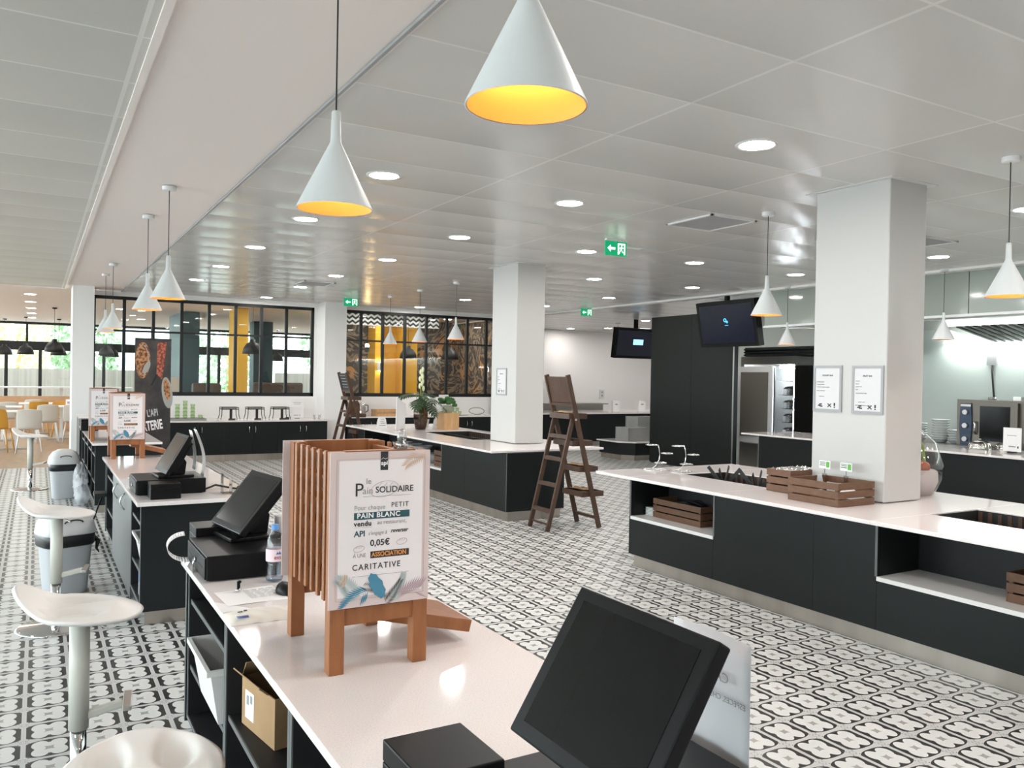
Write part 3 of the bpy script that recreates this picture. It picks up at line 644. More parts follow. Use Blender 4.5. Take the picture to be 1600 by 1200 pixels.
# ------------------------------------------------------------------ back counters under the partitions
def cab(x0, x1, y0, y1, hz, n, label0, nm, plinth=.115):
    w = (x1 - x0) / n
    for k in range(n):
        t = thing('base_cabinet', (x0 + w * (k + .5), y0, 0), label0 % nm[k], 'cabinet', 'charcoal cabinets under the partitions'); a = w / 2 - .0012
        MB().box(-a, a, .02, y1 - y0, plinth, hz).build('carcass', M['inside'], t)
        MB().box(-a, a, .05, y1 - y0, 0, plinth).build('plinth', M['plinth'], t)
        for s in (-1, 1):
            d = MB().box(min(0, s * a) + (.0012 if s > 0 else 0), max(0, s * a) - (.0012 if s < 0 else 0), 0, .02, plinth, hz - .002).build('door', M['dark'], t)
            MB().tube([(s * .055, -.002 - .025 * math.sin(PI * i / 8), hz - .07 - .12 * i / 8) for i in range(9)], .006, 6).build('handle', M['chrome'], d)
BY, BH = 14.82, .71
cab(1.05, 4.66, BY, WY - .002, BH - .03, 4, 'charcoal two-door cabinet under the left partition, %s', ['behind the banner', 'below the tray of green glasses', 'below the three wire stands', 'at its right end beside the white pier'])
worktop(1.03, 4.675, BY - .02, WY - .002, 'long white worktop under the left partition, with green glasses', (), BH - .028, BH)
cab(5.14, 9.3, 15.08, WY - .002, BH + .005, 4, 'charcoal cabinet under the right partition, %s', ['behind the far ladder', 'behind the plant vase', 'behind the wooden cube', 'hidden behind the second pillar'])
worktop(5.12, 9.32, 15.06, WY - .002, 'white worktop under the right partition, with pine tray', (), BH + .007, BH + .035)
# ------------------------------------------------------------------ far right: serving counters and kitchen
t = thing('kitchen_counter', (9.56, 0, 0), 'dark front of the kitchen serving counter behind the large pillar', 'counter')
MB().box(0, .95, -3, 8.95, .1, .735).build('body', M['darkpanel'], t); MB().box(.04, .9, -2.95, 8.9, 0, .1).build('plinth', M['plinth'], t); MB().box(-.003, .001, 8.94, 8.953, .1, .735).build('corner_trim', M['steel'], t)
worktop(9.45, 10.55, -3.1, 9.2, 'white worktop of the kitchen counter carrying the silver cloches')
t = thing('tall_partition', (10.0, 9.95, 0), 'tall charcoal partition panel beside the stainless fridge', 'partition')
MB().box(0, .12, 0, .995, .02, 2.72).build('side_panel', M['darkpanel'], t); MB().box(0, .12, 1.0, 2.1, .02, 2.72).build('side_panel', M['darkpanel'], t)
MB().box(.02, .10, .02, 2.08, 0, .02).build('base', M['blackm'], t); MB().box(-.002, .02, -.012, 0, .02, 2.72).build('corner_trim', M['steel'], t)
t = thing('fridge', (11.0, 9.0, 0), 'stainless fridge with white gasket door open on lit shelves', 'fridge')
MB().box(.12, .85, .62, 1.86, .0, .44).box(.12, .85, .62, 1.86, 1.86, 2.0).box(.12, .85, 1.78, 1.86, .44, 1.86).box(.12, .85, .60, .63, .44, 1.86).box(.80, .85, .63, 1.78, .44, 1.86).build('cabinet', M['steel'], t)
MB().box(.79, .799, .64, 1.77, .45, 1.85).box(.15, .79, .631, .636, .45, 1.85).box(.15, .79, .64, 1.77, .441, .446).build('liner', M['ring'], t)
d = MB().box(0, .06, 1.0, 1.86, .47, 1.82).build('door', M['ring'], t); MB().box(-.006, 0, 1.10, 1.74, .58, 1.72).build('door_panel', M['fridgepanel'], d)
MB().box(.03, .05, .98, 1.0, .5, 1.8).build('gasket', M['blackm'], d)
for k in range(5): MB().box(.15, .78, .64, 1.0, .62 + .235 * k, .63 + .235 * k).build('shelf', M['chrome'], t)
MB().box(.13, .15, .637, .655, .50, 1.70).box(.14, .78, .64, .66, 1.72, 1.84).box(.16, .19, .66, 1.0, 1.79, 1.84).build('interior_lamp', mat('fridge_lamp', (1, 1, 1), .5, emit=(.85, .95, 1), es=40), t)
MB().box(.10, .12, -.35, .62, .47, 1.84).build('glass_door', M['screen'], t); MB().box(.12, .85, -.35, .60, 0, 1.84).build('side_cabinet', M['blackm'], t)
for k in range(4):
    one(MB().box(-.22, .22, -.13, .13, 0, .10).grid(lambda u, v: Vector(((u - .5) * .44, (v - .5) * .26, .10 + .05 * math.sin(PI * v) + .008 * math.sin(17 * u + 9 * v))), 10, 6), 'food_tray', M['foil'], 'foil covered tray on the lit fridge shelf, %s from the bottom' % ('lowest', 'second', 'third', 'top')[k], 'tray', 'foil trays in the fridge', (11.42, 9.81, .631 + .235 * k))
one(MB().box(0, .5, -1.2, 1.9, 0, .16), 'ventilation_panel', M['blackm'], 'dark louvred panel above the stainless fridge', 'vent panel', loc=(11.25, 9.0, 2.01))
for k in range(3): MB().box(-.03, 0, -1.2, 1.9, .01 + .05 * k, .035 + .05 * k).build('louvre', M['darkpanel'], bpy.data.objects['ventilation_panel'])
# extractor hood
t = thing('extractor_hood', (9.5, 0, 2.2), 'stainless extractor hood with slanted baffle filters above the oven', 'extractor hood')
MB().box(.1, 2.39, -3, 8.6, .19, .25).build('canopy', M['steel'], t)
MB().box(.1, .14, -3, 8.6, .15, .19).build('rim', M['steel'], t)
fl = MB(); fl.add([(1.25, -3, .15), (2.25, -3, -.02), (2.25, 6.8, -.02), (1.25, 6.8, .15)], [(0, 1, 2, 3)]); fl.build('filter_bank', M['steel'], t, fix=False)
fl = MB()
for k in range(60): y = -.2 + .115 * k; fl.bar((1.27, y, .140), (2.23, y + .02, -.026), .05, .012)
fl.build('baffle', M['blackm'], t)
MB().box(2.26, 2.36, -2.8, 7.4, -.03, -.005).build('lamp_tube', M['strip_lamp'], t)
# back bench, oven, plates
t = thing('steel_bench', (10.8, 0, 0), 'stainless bench along the kitchen wall carrying oven and plates', 'bench')
MB().box(0, 1.09, -3, 8.4, .70, .735).build('top', M['steel'], t); MB().box(.06, 1.08, -3, 8.35, .18, .22).build('shelf', M['steel'], t)
for y in (-2.9, 0, 2.8, 5.6, 8.3):
    for x in (.05, 1.04): MB().box(x - .02, x + .02, y - .02, y + .02, 0, .70).build('leg', M['steel'], t)
t = thing('oven', (10.82, 6.2, .735), 'stainless combi oven with navy control panel and dark glass door', 'oven')
MB().box(0, .75, -.5, .40, 0, .63).build('body', M['ovensteel'], t)
d = MB().box(-.05, -.002, -.42, .13, .03, .60).build('door', M['ovensteel'], t); MB().box(-.053, -.0495, -.33, .06, .09, .55).build('glass', M['screen'], d)
MB().tube([(-.055, .105, .18), (-.085, .105, .2), (-.085, .105, .32), (-.055, .105, .34)], .012, 8).build('handle', M['chrome'], d)
p = MB().prism([(.20, .02), (.34, .02), (.355, .30), (.34, .58), (.20, .58), (.185, .30)], -.02, -.001, 'x').build('control_panel', M['ovenblue'], t)
for z in (.10, .28, .46): MB().cyl((-.05, .27, z), (-.02, .27, z), .032, .036, 20).build('knob', M['ring'], p)
MB().box(-.022, -.0195, .20, .34, .535, .565).build('name_plate', M['ring'], p)
MB().cyl((.3, .1, .63), (.3, .1, .665), .05).box(.25, .35, -.3, -.2, .63, .68).build('vent_stub', M['steel'], t)
one(MB().box(0, .4, -.28, .30, 0, .61), 'steel_column', M['ovensteel'], 'stainless block at the right of the combi oven', 'kitchen unit', loc=(11.0, 5.35, .735))
for st, (y, n) in enumerate(((7.38, 7), (7.04, 9), (6.80, 5))):
    for k in range(n):
        z = .736 + .034 * k; lab = 'white bowl, %s from the bottom of the %s stack left of the oven' % (('lowest', 'second', 'third', 'fourth', 'fifth', 'sixth', 'seventh', 'eighth', 'topmost')[k], ('left', 'middle tall', 'right low')[st])
        if st == 0 and k == 0:
            BOWL = thing('bowl', (11.15, y, z), lab, 'bowl', 'white bowls stacked beside the oven')
            MB().lathe([(.0, .004), (.06, .004), (.068, 0), (.075, .006), (.118, .05), (.123, .052), (.122, .056), (.112, .052), (.07, .014), (0, .012)], 24, cap=False).build('body', M['ceramic'], BOWL)
        else: clone(BOWL, (11.15, y, z), lab)
for i, (x, y, r, l) in enumerate(((10.25, 5.95, .135, 'fluted silver cloche, front one on the kitchen counter'), (10.42, 5.72, .12, 'silver cloche half hidden behind the white menu card'))):
    t = thing('cloche', (x, y, HC), l, 'cloche', 'silver cloches on the kitchen counter')
    m_ = MB()
    def dome(u, v, r=r):
        a = 2 * PI * u; b = v * PI / 2; q = r * math.cos(b) ** .6 * (1 + .03 * math.cos(a * 14)) if v < .999 else 0
        return Vector((q * math.cos(a), q * math.sin(a), .012 + r * .68 * math.sin(b)))
    m_.grid(dome, 84, 10).lathe([(0, 0), (r * 1.1, 0), (r * 1.12, .006), (r * .98, .014)], 36); m_.build('cover', M['silver'], t)
    MB().lathe([(.008, r * .68 + .01), (.007, r * .68 + .02), (.02, r * .68 + .026), (.02, r * .68 + .034), (0, r * .68 + .04)], 16).build('knob', M['silver'], t)
t = thing('menu_card', (10.0, 5.42, HC), 'white menu card with black foot before the silver cloches', 'sign')
MB().box(-.002, .002, -.105, .105, .02, .30).build('card', M['paper'], t); MB().box(-.05, .05, -.03, .03, 0, .02).build('foot', M['blackm'], t)
MB().box(-.003, -.0022, -.05, .06, .205, .212).box(-.003, -.0022, -.04, .04, .07, .085).build('print', M['greyink'], t)
MB().box(-.003, -.0022, -.075, -.06, .06, .085).build('emblem', M['ink'], t)
t = thing('power_socket', (11.87, 6.75, 1.92), 'grey socket with hanging cable on the lit kitchen wall', 'socket')
MB().box(0, .03, -.07, .07, -.07, .07).build('box', M['frame_grey'], t); MB().tube([(.01, 0, -.07), (.0, -.02, -.25), (.005, -.04, -.5), (.0, -.05, -.62)], .012, 6).build('cable', M['cord'], t)
# hanging screens
t = thing('hanging_screen', (9.24, 9.4, 2.80), 'black screen showing a small blue logo, hung left of the small pendant', 'television')
Mt = Matrix.Rotation(math.radians(-11), 4, 'Y')
MB().box(-.02, .09, -.62, .62, -.72, 0, Mt).build('casing', M['black'], t); MB().box(-.024, -.0205, -.56, .56, -.66, -.06, Mt).build('screen', M['tvblue'], t)
lg = MB()
for r, y, z in ((.024, .015, -.30), (.014, -.024, -.330)): lg.tube([Mt @ Vector((-.027, y + r * math.cos(a * PI / 8), z + r * math.sin(a * PI / 8))) for a in range(16)], .006, 5, True)
lg.box(-.027, -.0245, -.04, .025, -.385, -.378, Mt); lg.build('logo', M['tvlogo'], t)
MB().box(.03, .09, -.03, .03, -.08, .115).build('bracket', M['black'], t)
t = thing('hanging_screen', (11.75, 14.5, 2.70), 'black screen with pale blue box, half behind the tall cabinet', 'television')
Mt = Matrix.Rotation(math.radians(8), 4, 'X')
MB().box(-.72, .55, -.02, .09, -.68, 0, Mt).build('casing', M['black'], t); MB().box(-.66, .49, -.024, -.0205, -.62, -.06, Mt).build('screen', M['tvblue'], t)
MB().box(-.22, .06, -.028, -.0245, -.37, -.25, Mt).build('logo', M['tvbox'], t); MB().box(-.16, -.08, .03, .09, -.05, .20).build('bracket', M['black'], t)
# far serving counter, grey trays
t = thing('far_counter', (9.7, 15.5, 0), 'long dark serving counter with white top before the far white wall', 'counter')
MB().box(0, 5.8, .02, 1.3, .1, .735).build('body', M['dark'], t); MB().box(.05, 5.75, .06, 1.25, 0, .1).build('plinth', M['plinth'], t); MB().box(-.05, 5.9, -.05, 1.5, .736, .765).build('top', M['quartz'], t)
one(MB().box(-2.6, .55, 0, .5, .0, .86).box(-2.7, .65, -.1, .6, .86, .89), 'tray_rail', M['steel'], 'grey stainless shelf unit along the far white wall', 'shelf unit', loc=(12.9, 18.2, 0))
t = thing('tray_stand', (9.86, 12.35, 0), 'low dark stand with white top carrying stacks of grey trays', 'stand')
MB().prism([(-.14, .9), (-.14, .25), (.05, 0), (.9, 0), (.9, .9)], .1, .335).build('body', M['dark'], t); MB().prism([(-.10, .9), (-.10, .26), (.06, .04), (.9, .04), (.9, .9)], 0, .1).build('plinth', M['plinth'], t); MB().prism([(-.2, .92), (-.2, .24), (.03, -.05), (.92, -.05), (.92, .92)], .336, .36).build('top', M['quartz'], t)
for st, (x, y, n) in enumerate(((10.12, 12.72, 11), (10.62, 13.05, 19))):
    for k in range(n):
        lab = 'grey serving tray, number %d up from the stand top in the %s stack' % (k + 1, ('lower front', 'taller rear')[st])
        if st == 0 and k == 0:
            TRAY = thing('serving_tray', (x, y, .361), lab, 'tray', 'grey trays on the low stand')
            MB().box(-.24, .24, -.18, .18, 0, .008).box(-.26, .26, -.2, -.18, .004, .021).box(-.26, .26, .18, .2, .004, .021).box(-.26, -.24, -.18, .18, .004, .021).box(.24, .26, -.18, .18, .004, .021).build('body', M['greyplate'], TRAY)
        else: clone(TRAY, (x, y, .361 + .0235 * k), lab)
# ------------------------------------------------------------------ slatted racks with bread posters
def make_rack(x, y, label):
    t = thing('slatted_rack', (x, y, HC), label, 'wooden rack', 'slatted wooden racks on the checkouts'); B = M['bamboo']; q = .0205
    for sx in (-1, 1):
        for sy in (-1, 1): MB().box(sx * .118 - q, sx * .118 + q, sy * .185 - q, sy * .185 + q, 0, .585).build('leg', B, t, bevel=.002)
    for sx in (-1, 1):
        for k in range(6):
            yy = -.140 + .056 * k; MB().box(sx * .134 - .0045, sx * .134 + .0045, yy - .0095, yy + .0095, .185, .585).build('slat', B, t, bevel=.0015)
        for z in (.20, .27, .34, .41, .48, .545): MB().box(sx * .118 - .008, sx * .118 + .0108, -.164, .164, z, z + .026).build('rail', B, t)
    for sy, z0, z1 in ((1, .545, .588), (1, .47, .50), (1, .40, .43), (1, .33, .36), (1, .20, .24), (-1, .565, .588), (-1, .125, .170), (-1, .20, .24), (1, .125, .165)):
        MB().box(-.10, .10, sy * .185 - .012, sy * .185 + .012, z0, z1).build('rail', B, t, bevel=.0015)
    MB().box(-.111, .111, -.17, .17, .188, .20).build('bottom_board', B, t)
    a = math.atan2(-.075, .30)
    Mq = Matrix.Translation((.03, .02, .118)) @ Matrix.Rotation(-a, 4, 'Y')
    MB().box(.0, .305, -.13, .11, -.018, .018, Mq).build('chute', B, t, bevel=.002)
    return t
RX, RY = .806, 2.283
R1 = make_rack(RX, RY, 'slatted orange wooden rack on the nearest checkout, behind the largest poster')
bpy.context.view_layer.update()
clone(R1, (.715, 8.268, HC), 'slatted wooden rack at the far end of the second checkout')
clone(R1, (.66, 10.36, HC), 'slatted wooden rack on the third checkout, furthest of three')
def frond(mb, x, z, ang, L, n, w, curl=.5, wd=.008):
    "feather leaf in the x-z plane"
    P = []
    for i in range(n + 1):
        f = i / n; a = ang + curl * f * f
        P.append((x, z, a)); x += L / n * math.cos(a); z += L / n * math.sin(a)
    for i in range(1, n + 1):
        px, pz, a = P[i]; l = w * (1 - .55 * abs(i / n - .35)) 
        for s in (-1, 1):
            b = a + s * (.95 - .45 * i / n); tx, tz = px + l * math.cos(b), pz + l * math.sin(b); nx, nz = -math.sin(b) * wd / 2, math.cos(b) * wd / 2; mx_, mz_ = (px + tx) / 2, (pz + tz) / 2
            mb.add([(px, 0, pz), (mx_ + nx, 0, mz_ + nz), (tx, 0, tz), (mx_ - nx, 0, mz_ - nz)], [(0, 1, 2, 3)])
    return mb
def clip_box(mb, x0, x1, z0, z1):
    keep = [f for f in mb.f if all(x0 <= mb.v[i][0] <= x1 and z0 <= mb.v[i][2] <= z1 for i in f)]
    mb.f = keep; mb.sm = [False] * len(keep); return mb
def make_sign(x, y, z, label):
    t = thing('bread_poster', (x, y, z), label, 'poster', 'bread charity posters'); w, h = .141, .41
    X = lambda f: -w + 2 * w * f
    Z = lambda f: h * (1 - f)
    k = 0
    MB().box(-w, w, -.0035, 0, 0, h).build('board', M['pinkpaper'], t)
    MB().box(X(.085), X(.925), -.0042, -.0036, Z(.93), Z(.055)).build('sheet', mat('poster_sheet', (.74, .70, .71), .6) if 'poster_sheet' not in bpy.data.materials else bpy.data.materials['poster_sheet'], t)
    fr = MB()
    for a, b in ((.062, .0645), (.9455, .948)): fr.box(X(a), X(b), -.0042, -.0036, Z(.95), Z(.045))
    fr.box(X(.062), X(.948), -.0042, -.0036, Z(.0465), Z(.045)); fr.box(X(.062), X(.948), -.0042, -.0036, Z(.95), Z(.9485)); fr.build('border_line', M['mauve'], t)
    MB().box(X(.487), X(.562), -.0052, -.0043, Z(.122), Z(0)).build('logo_tag', M['ink'], t)
    P = lambda fx, fz, d=.0046: at(X(fx), -d, Z(fz))
    text('lettering', 'api', .0165, M['paper'], t, P(.524, .088, .0056), 'CENTER', .0003)
    MB().tube([(X(.493), -.0057, Z(.052)), (X(.51), -.0057, Z(.042)), (X(.535), -.0057, Z(.05)), (X(.556), -.0057, Z(.042))], .0005, 4).build('logo_stroke', M['paper'], t)
    I, G = M['ink'], M['greyink']
    text('lettering', 'le', .022, G, t, P(.345, .208)); text('lettering', 'P', .050, I, t, P(.233, .285)); text('lettering', 'ain', .026, G, t, P(.312, .272)); text('lettering', 'SOLIDAIRE', .0235, I, t, P(.44, .268), bold=.0003, sx=.97)
    text('lettering', 'Pour chaque', .0175, G, t, P(.233, .375), sx=.98); text('lettering', 'PETIT', .0185, I, t, P(.60, .367), sp=1.15)
    b = MB().box(X(.233), X(.79), -.0050, -.0043, Z(.437), Z(.392)).build('ink_bar', M['tealink'], t)
    text('lettering', 'PAIN BLANC', .0185, M['paper'], b, P(.26, .427, .0053), bold=.0004, sp=1.12, sx=1.06)
    text('lettering', 'vendu', .0185, I, t, P(.233, .478), bold=.0005, sp=1.1); text('lettering', 'au restaurant,', .0155, G, t, P(.46, .474), sx=.98)
    text('lettering', 'API', .0215, M['tealink'], t, P(.236, .545), bold=.0005); text('lettering', "s'engage à", .0145, G, t, P(.375, .54), shear=.25, sx=.9); text('lettering', 'reverser', .0155, I, t, P(.60, .534), shear=.25, bold=.0003, sx=.92)
    text('lettering', '0,05€', .0235, I, t, P(.395, .612), bold=.0005)
    text('lettering', 'À UNE', .0150, G, t, P(.228, .68), sx=.82)
    b = MB().box(X(.40), X(.79), -.0050, -.0043, Z(.692), Z(.648)).build('ink_bar', M['ink'], t)
    text('lettering', 'ASSOCIATION', .0165, M['orangeink'], b, P(.41, .682, .0053), bold=.0004, sx=.93)
    text('lettering', 'CARITATIVE', .0220, I, t, P(.222, .762), bold=.0002, sp=1.22, sx=.96)
    ln_ = MB().box(X(.225), X(.79), -.0046, -.0043, Z(.804), Z(.8015)).box(X(.32), X(.80), -.0046, -.0043, Z(.292), Z(.290)).box(X(.233), X(.41), -.0046, -.0043, Z(.488), Z(.4865))
    ln_.build('rule', G, t)
    br = MB()
    for cx, cz, s in ((.285, .625, 1), (.715, .598, 1), (.53, .245, 2.6)):
        br.tube([(X(cx) + s * .0150 * math.cos(a * PI / 10), -.0047, Z(cz) + s * .0080 * math.sin(a * PI / 10) + s * .002 * math.cos(a * PI / 10)) for a in range(20)], .0005, 4, True)
        for d in (-.006, 0, .006): br.tube([(X(cx) + s * (d - .002), -.0047, Z(cz) + s * .001), (X(cx) + s * (d + .003), -.0047, Z(cz) + s * .0065)], .0004, 4)
    br.build('bread_drawing', M['mauve'], t)
    def lf(m_, d, *fs):
        for a in fs:
            mb = frond(MB(), *a)
            for i, v in enumerate(mb.v): mb.v[i] = (v[0], -d, v[2])
            clip_box(mb, -w, w, 0, h).build('leaf_print', m_, t, fix=False)
    lf(M['paleleaf'], .0049, (X(.27), Z(.97), 2.0, .08, 14, .036, .7), (X(.62), Z(.99), 1.0, .075, 14, .022, .4))
    lf(M['mauve'], .0050, (X(.66), Z(.985), .35, .11, 18, .052, -.35, .006))
    lf(M['blueleaf'], .0051, (X(.40), Z(.90), 3.5, .085, 15, .038, .55, .005))
    lf(M['ink'], .0053, (X(.55), Z(1.0), .85, .07, 16, .022, .2, .0022), (X(.31), Z(.87), -.1, .055, 12, .022, -1.0, .0022))
    lf(M['tan'], .0052, (X(.97), Z(.0), 3.6, .07, 10, .03, .3, .004), (X(.1), Z(.86), .9, .03, 8, .015, .4, .003))
    mb = MB(); n = 14
    o_ = [(X(.385) + .012 * math.sin(i * 2.1) * .35 + .020 * math.cos(a) - .010 * math.sin(a), Z(.885) + .044 * math.sin(a) * 1.0) for i, a in enumerate([2 * PI * j / n for j in range(n)])]
    mb.prism([(X(.47) + .024 * math.cos(2 * PI * j / 18) * .72 * (1 + .22 * (j % 2)) - .5 * .030 * math.sin(2 * PI * j / 18), Z(.875) + .033 * math.sin(2 * PI * j / 18) * (1 + .10 * (j % 2))) for j in range(18)], -.0056, -.0054, 'y'); mb.build('blue_leaf_print', M['blueleaf'], t)
    return t
S1 = make_sign(RX - .005, 2.072, .936, 'largest bread poster, on the front of the nearest wooden rack')
bpy.context.view_layer.update()
clone(S1, (.706, 8.055, .934), 'bread poster on the second checkout, full view, before the charcoal banner')
clone(S1, (.640, 10.148, .932), 'bread poster on the third checkout, partly hidden by a nearer poster')
t = thing('bread_poster', (RX - .012, 2.500, .936), 'back of the poster on the far side of the nearest rack', 'poster')
MB().box(-.145, .141, -.0035, 0, 0, .41).build('board', M['pinkpaper'], t)
t = thing('clear_clip', (.87, 2.098, 1.349), 'clear plastic clip on top of the largest bread poster', 'clip')
MB().lathe([(.016, 0), (.018, .016), (.012, .022), (.014, .032), (.008, .042), (.009, .05), (0, .055)], 14).box(-.02, .02, -.012, .012, 0, .006).build('body', M['clearplastic'], t)
# ------------------------------------------------------------------ checkout equipment
def drawer(x, y, label, w=.41, d=.43, h=.098):
    "front faces -X; x, y = front-near corner"
    t = thing('cash_drawer', (x, y + w / 2, HC), label, 'cash drawer', 'black cash drawers'); a = w / 2
    MB().box(.006, d, -a, a, .006, h).build('case', M['black'], t, bevel=.003)
    f = MB().box(0, .0055, -a + .008, a - .008, .010, h - .008).build('front', M['black'], t, bevel=.002)
    MB().box(-.001, .0002, -a + .05, -a + .16, .046, .050).box(-.001, .0002, a - .16, a - .05, .046, .050).build('slot', M['inside'], f)
    MB().cyl((-.006, 0, .048), (.0, 0, .048), .011, None, 16).build('lock', M['chrome'], f)
    MB().box(.02, d - .02, -a + .02, a - .02, 0, .006).build('feet', M['cord'], t)
    return t
def touchscreen(x, y, z, hz, tilt, yaw, label, W=.36, L=.28):
    "hz = height of the screen centre over its base; screen faces -X, leaning back"
    t = thing('touchscreen', (x, y, z), label, 'touchscreen till', 'touchscreen tills', yaw); c, s = math.cos(tilt), math.sin(tilt)
    Mx = Matrix(((s, 0, -c, 0), (0, -1, 0, 0), (c, 0, s, hz), (0, 0, 0, 1)))      # local: x up the screen, y along, z out of it
    Mx = Matrix(((0, s, -c, 0), (-1, 0, 0, 0), (0, c, s, hz), (0, 0, 0, 1)))      # local: x along (towards -Y), y up the screen, z out
    MB().box(-.10, .12, -.11, .11, 0, .016).build('foot', M['black'], t, bevel=.004)
    MB().prism([(-.03, .016), (.075, .016), (.085, hz * .6), (.045, hz), (.0, hz * .92)], -.055, .055, 'y').build('neck', M['black'], t, bevel=.004)
    hd = MB().box(-W / 2, W / 2, -L / 2, L / 2, -.028, 0, Mx).build('head', M['black'], t, bevel=.004)
    MB().box(-W / 2 + .04, W / 2 - .04, -L / 2 + .03, L / 2 - .03, -.06, -.028, Mx).build('back_shell', M['black'], t, bevel=.006)
    MB().box(-W / 2 + .028, W / 2 - .028, -L / 2 + .026, L / 2 - .022, .0, .0008, Mx).build('screen', M['screen'], hd)
    return t
def printer(x, y, label, w=.145, d=.17, h=.13, rz=0):
    t = thing('receipt_printer', (x, y, HC), label, 'receipt printer', 'black receipt printers', rz); a, b = w / 2, d / 2
    MB().box(-a, a, -b, b, 0, h * .72).build('body', M['black'], t, bevel=.003); MB().box(-a, a, -b, b, h * .73, h).build('lid', M['black'], t, bevel=.003)
    MB().box(-a + .01, a - .01, -b + .004, b - .004, h * .715, h * .735).build('gap', M['inside'], t)
    return t
drawer(.552, 3.215, 'black cash drawer with keys, behind the water bottle')
touchscreen(.771, 3.555, HC + .099, .152, math.radians(39.9), math.radians(7.7), 'angled black touchscreen on the drawer beside the slatted rack')
printer(.76, 3.62 + .0, 'low black box behind the touchscreen by the white strap') .location = (.66, 3.64 + .09, HC)
drawer(.70, .86, 'black cash drawer edge under the nearest touchscreen, bottom of photo', .42, .40)
touchscreen(.806, 1.07, HC + .099, .187, math.radians(32.5), 0, 'large black touchscreen in the foreground, bottom centre')
printer(.618, 1.37 - .085, 'black receipt printer in the foreground left of the large touchscreen', .155, .17, .142)
drawer(.545, 5.63, 'black cash drawer on the second checkout', .42, .42)
touchscreen(.775, 5.80, HC + .099, .155, math.radians(30), math.radians(4), 'black touchscreen seen edge-on with hanging papers, second checkout')
printer(.698, 5.52, 'black receipt printer standing before the drawer of the second checkout', .175, .17, .095)
printer(.60, 12.0, 'black printer on the third checkout, at the left end by the wall', .2, .2, .15)
t = thing('key_bunch', (.548, 3.42, HC + .048), 'bunch of keys hanging from the lock of the cash drawer', 'keys')
MB().tube([(-.006, .012 * math.cos(a * PI / 6), -.01 + .014 * math.sin(a * PI / 6)) for a in range(12)], .0015, 5, True).build('ring', M['chrome'], t)
MB().box(-.009, -.006, -.012, .01, -.05, -.02).box(-.008, -.006, -.003, .003, -.08, -.05).box(-.010, -.007, .006, .026, -.045, -.022).build('key', M['silver'], t)
t = thing('paper_strap', (.53, 3.60, HC), 'white paper strap looped beside the cash drawer', 'paper strap')
st = MB()
pts = []
for k in range(25):
    a = PI * .5 + PI * 1.15 * k / 24; pts.append((.02 + .075 * math.cos(a), .03 + .085 * math.sin(a) * .6, .052 + .045 * math.sin(a)))
for k in range(24):
    p, q = Vector(pts[k]), Vector(pts[k + 1]); o_ = Vector((.0, .030, .012)); st.add([p, q, q + o_, p + o_], [(0, 1, 2, 3)], True)
st.build('strap', M['paper'], t, fix=False, solid=.0015)
for k in range(2):
    t = thing('paper_roll', ((.925, .95)[k], (3.535, 3.42)[k], HC + .099), 'white till paper roll behind the touchscreen, %s one' % ('left', 'right')[k], 'paper roll', 'till paper rolls')
    MB().lathe([(.012, 0), (.036, 0), (.036, .078), (.012, .078)], 28, cap=False).build('roll', M['paper'], t); MB().lathe([(.012, .001), (.012, .077), (.009, .077), (.009, .001)], 16, cap=False).build('core', M['card'], t)
# bottle of water
t = thing('water_bottle', (.79, 3.135, HC), 'small clear water bottle with blue cap beside the cash drawer', 'bottle')
MB().lathe([(0, .004), (.02, 0), (.030, .006), (.033, .02), (.031, .035), (.033, .05), (.030, .065), (.0325, .078), (.0325, .128), (.0315, .14), (.027, .162), (.016, .188), (.0125, .196), (.0125, .202)], 28, cap=False).build('body', M['bottleglass'], t)
MB().lathe([(0, .005), (.029, .008), (.031, .02), (.029, .035), (.031, .05), (.0285, .065), (.0305, .078), (0, .079)], 24, cap=False).build('water', clear('still_water', (.80, .86, .92), .10), t)
lb = MB().lathe([(.0332, .080), (.0332, .126)], 28, cap=False).build('label', M['evianlabel'], t)
MB().lathe([(.0145, .196), (.0145, .214), (.013, .216), (0, .216)], 20, cap=False).build('cap', M['bluecap'], t)
Mb = at(-.002, -.0336, .092, FRONT)
tx = text('lettering', 'evian', .021, M['redink'], lb, at(-.011, -.0336, .090), 'LEFT', .0002)
for v in tx.data.vertices:
    a = v.co.x / .0336; v.co.x, v.co.y = .0337 * math.sin(a), -.0337 * math.cos(a)
MB().prism([(-.004, .108), (.001, .118), (.005, .111), (.010, .120), (.016, .108)], -.0338, -.0334, 'y').build('mountain_print', M['blueink'], lb)
# mouse, papers, envelope, pen drive
t = thing('computer_mouse', (.782, 2.955, HC), 'black computer mouse beside the water bottle', 'mouse')
MB().grid(lambda u, v: Vector((.031 * math.cos(2 * PI * u) * math.cos(PI / 2 * v) ** .7, .053 * math.sin(2 * PI * u) * math.cos(PI / 2 * v) ** .7, .001 + .036 * math.sin(PI / 2 * v))), 28, 9).build('body', M['black'], t)
MB().cyl((-.003, .032, .026), (.003, .032, .026), .008, None, 12).build('wheel', M['cord'], t)
def sheet(name, x, y, z, w, h, rz, label, cat, lines=0, m=None):
    t = thing(name, (x, y, z), label, cat, None, rz)
    MB().grid(lambda u, v: Vector(((u - .5) * w, (v - .5) * h, .0012 + .0012 * math.sin(5 * u + 3 * v))), 8, 8).build('paper', m or M['paper'], t, fix=False)
    if lines:
        g = MB(); r = random.Random(3)
        for i in range(lines):
            yy = (.36 - .62 * i / lines) * h; x0 = -.05 * w
            while x0 < .40 * w:
                l = r.uniform(.015, .03); g.box(x0, x0 + l, yy, yy + .0012, .0032, .0036); x0 += l + .008
        g.build('handwriting', M['greyink'], t)
    return t
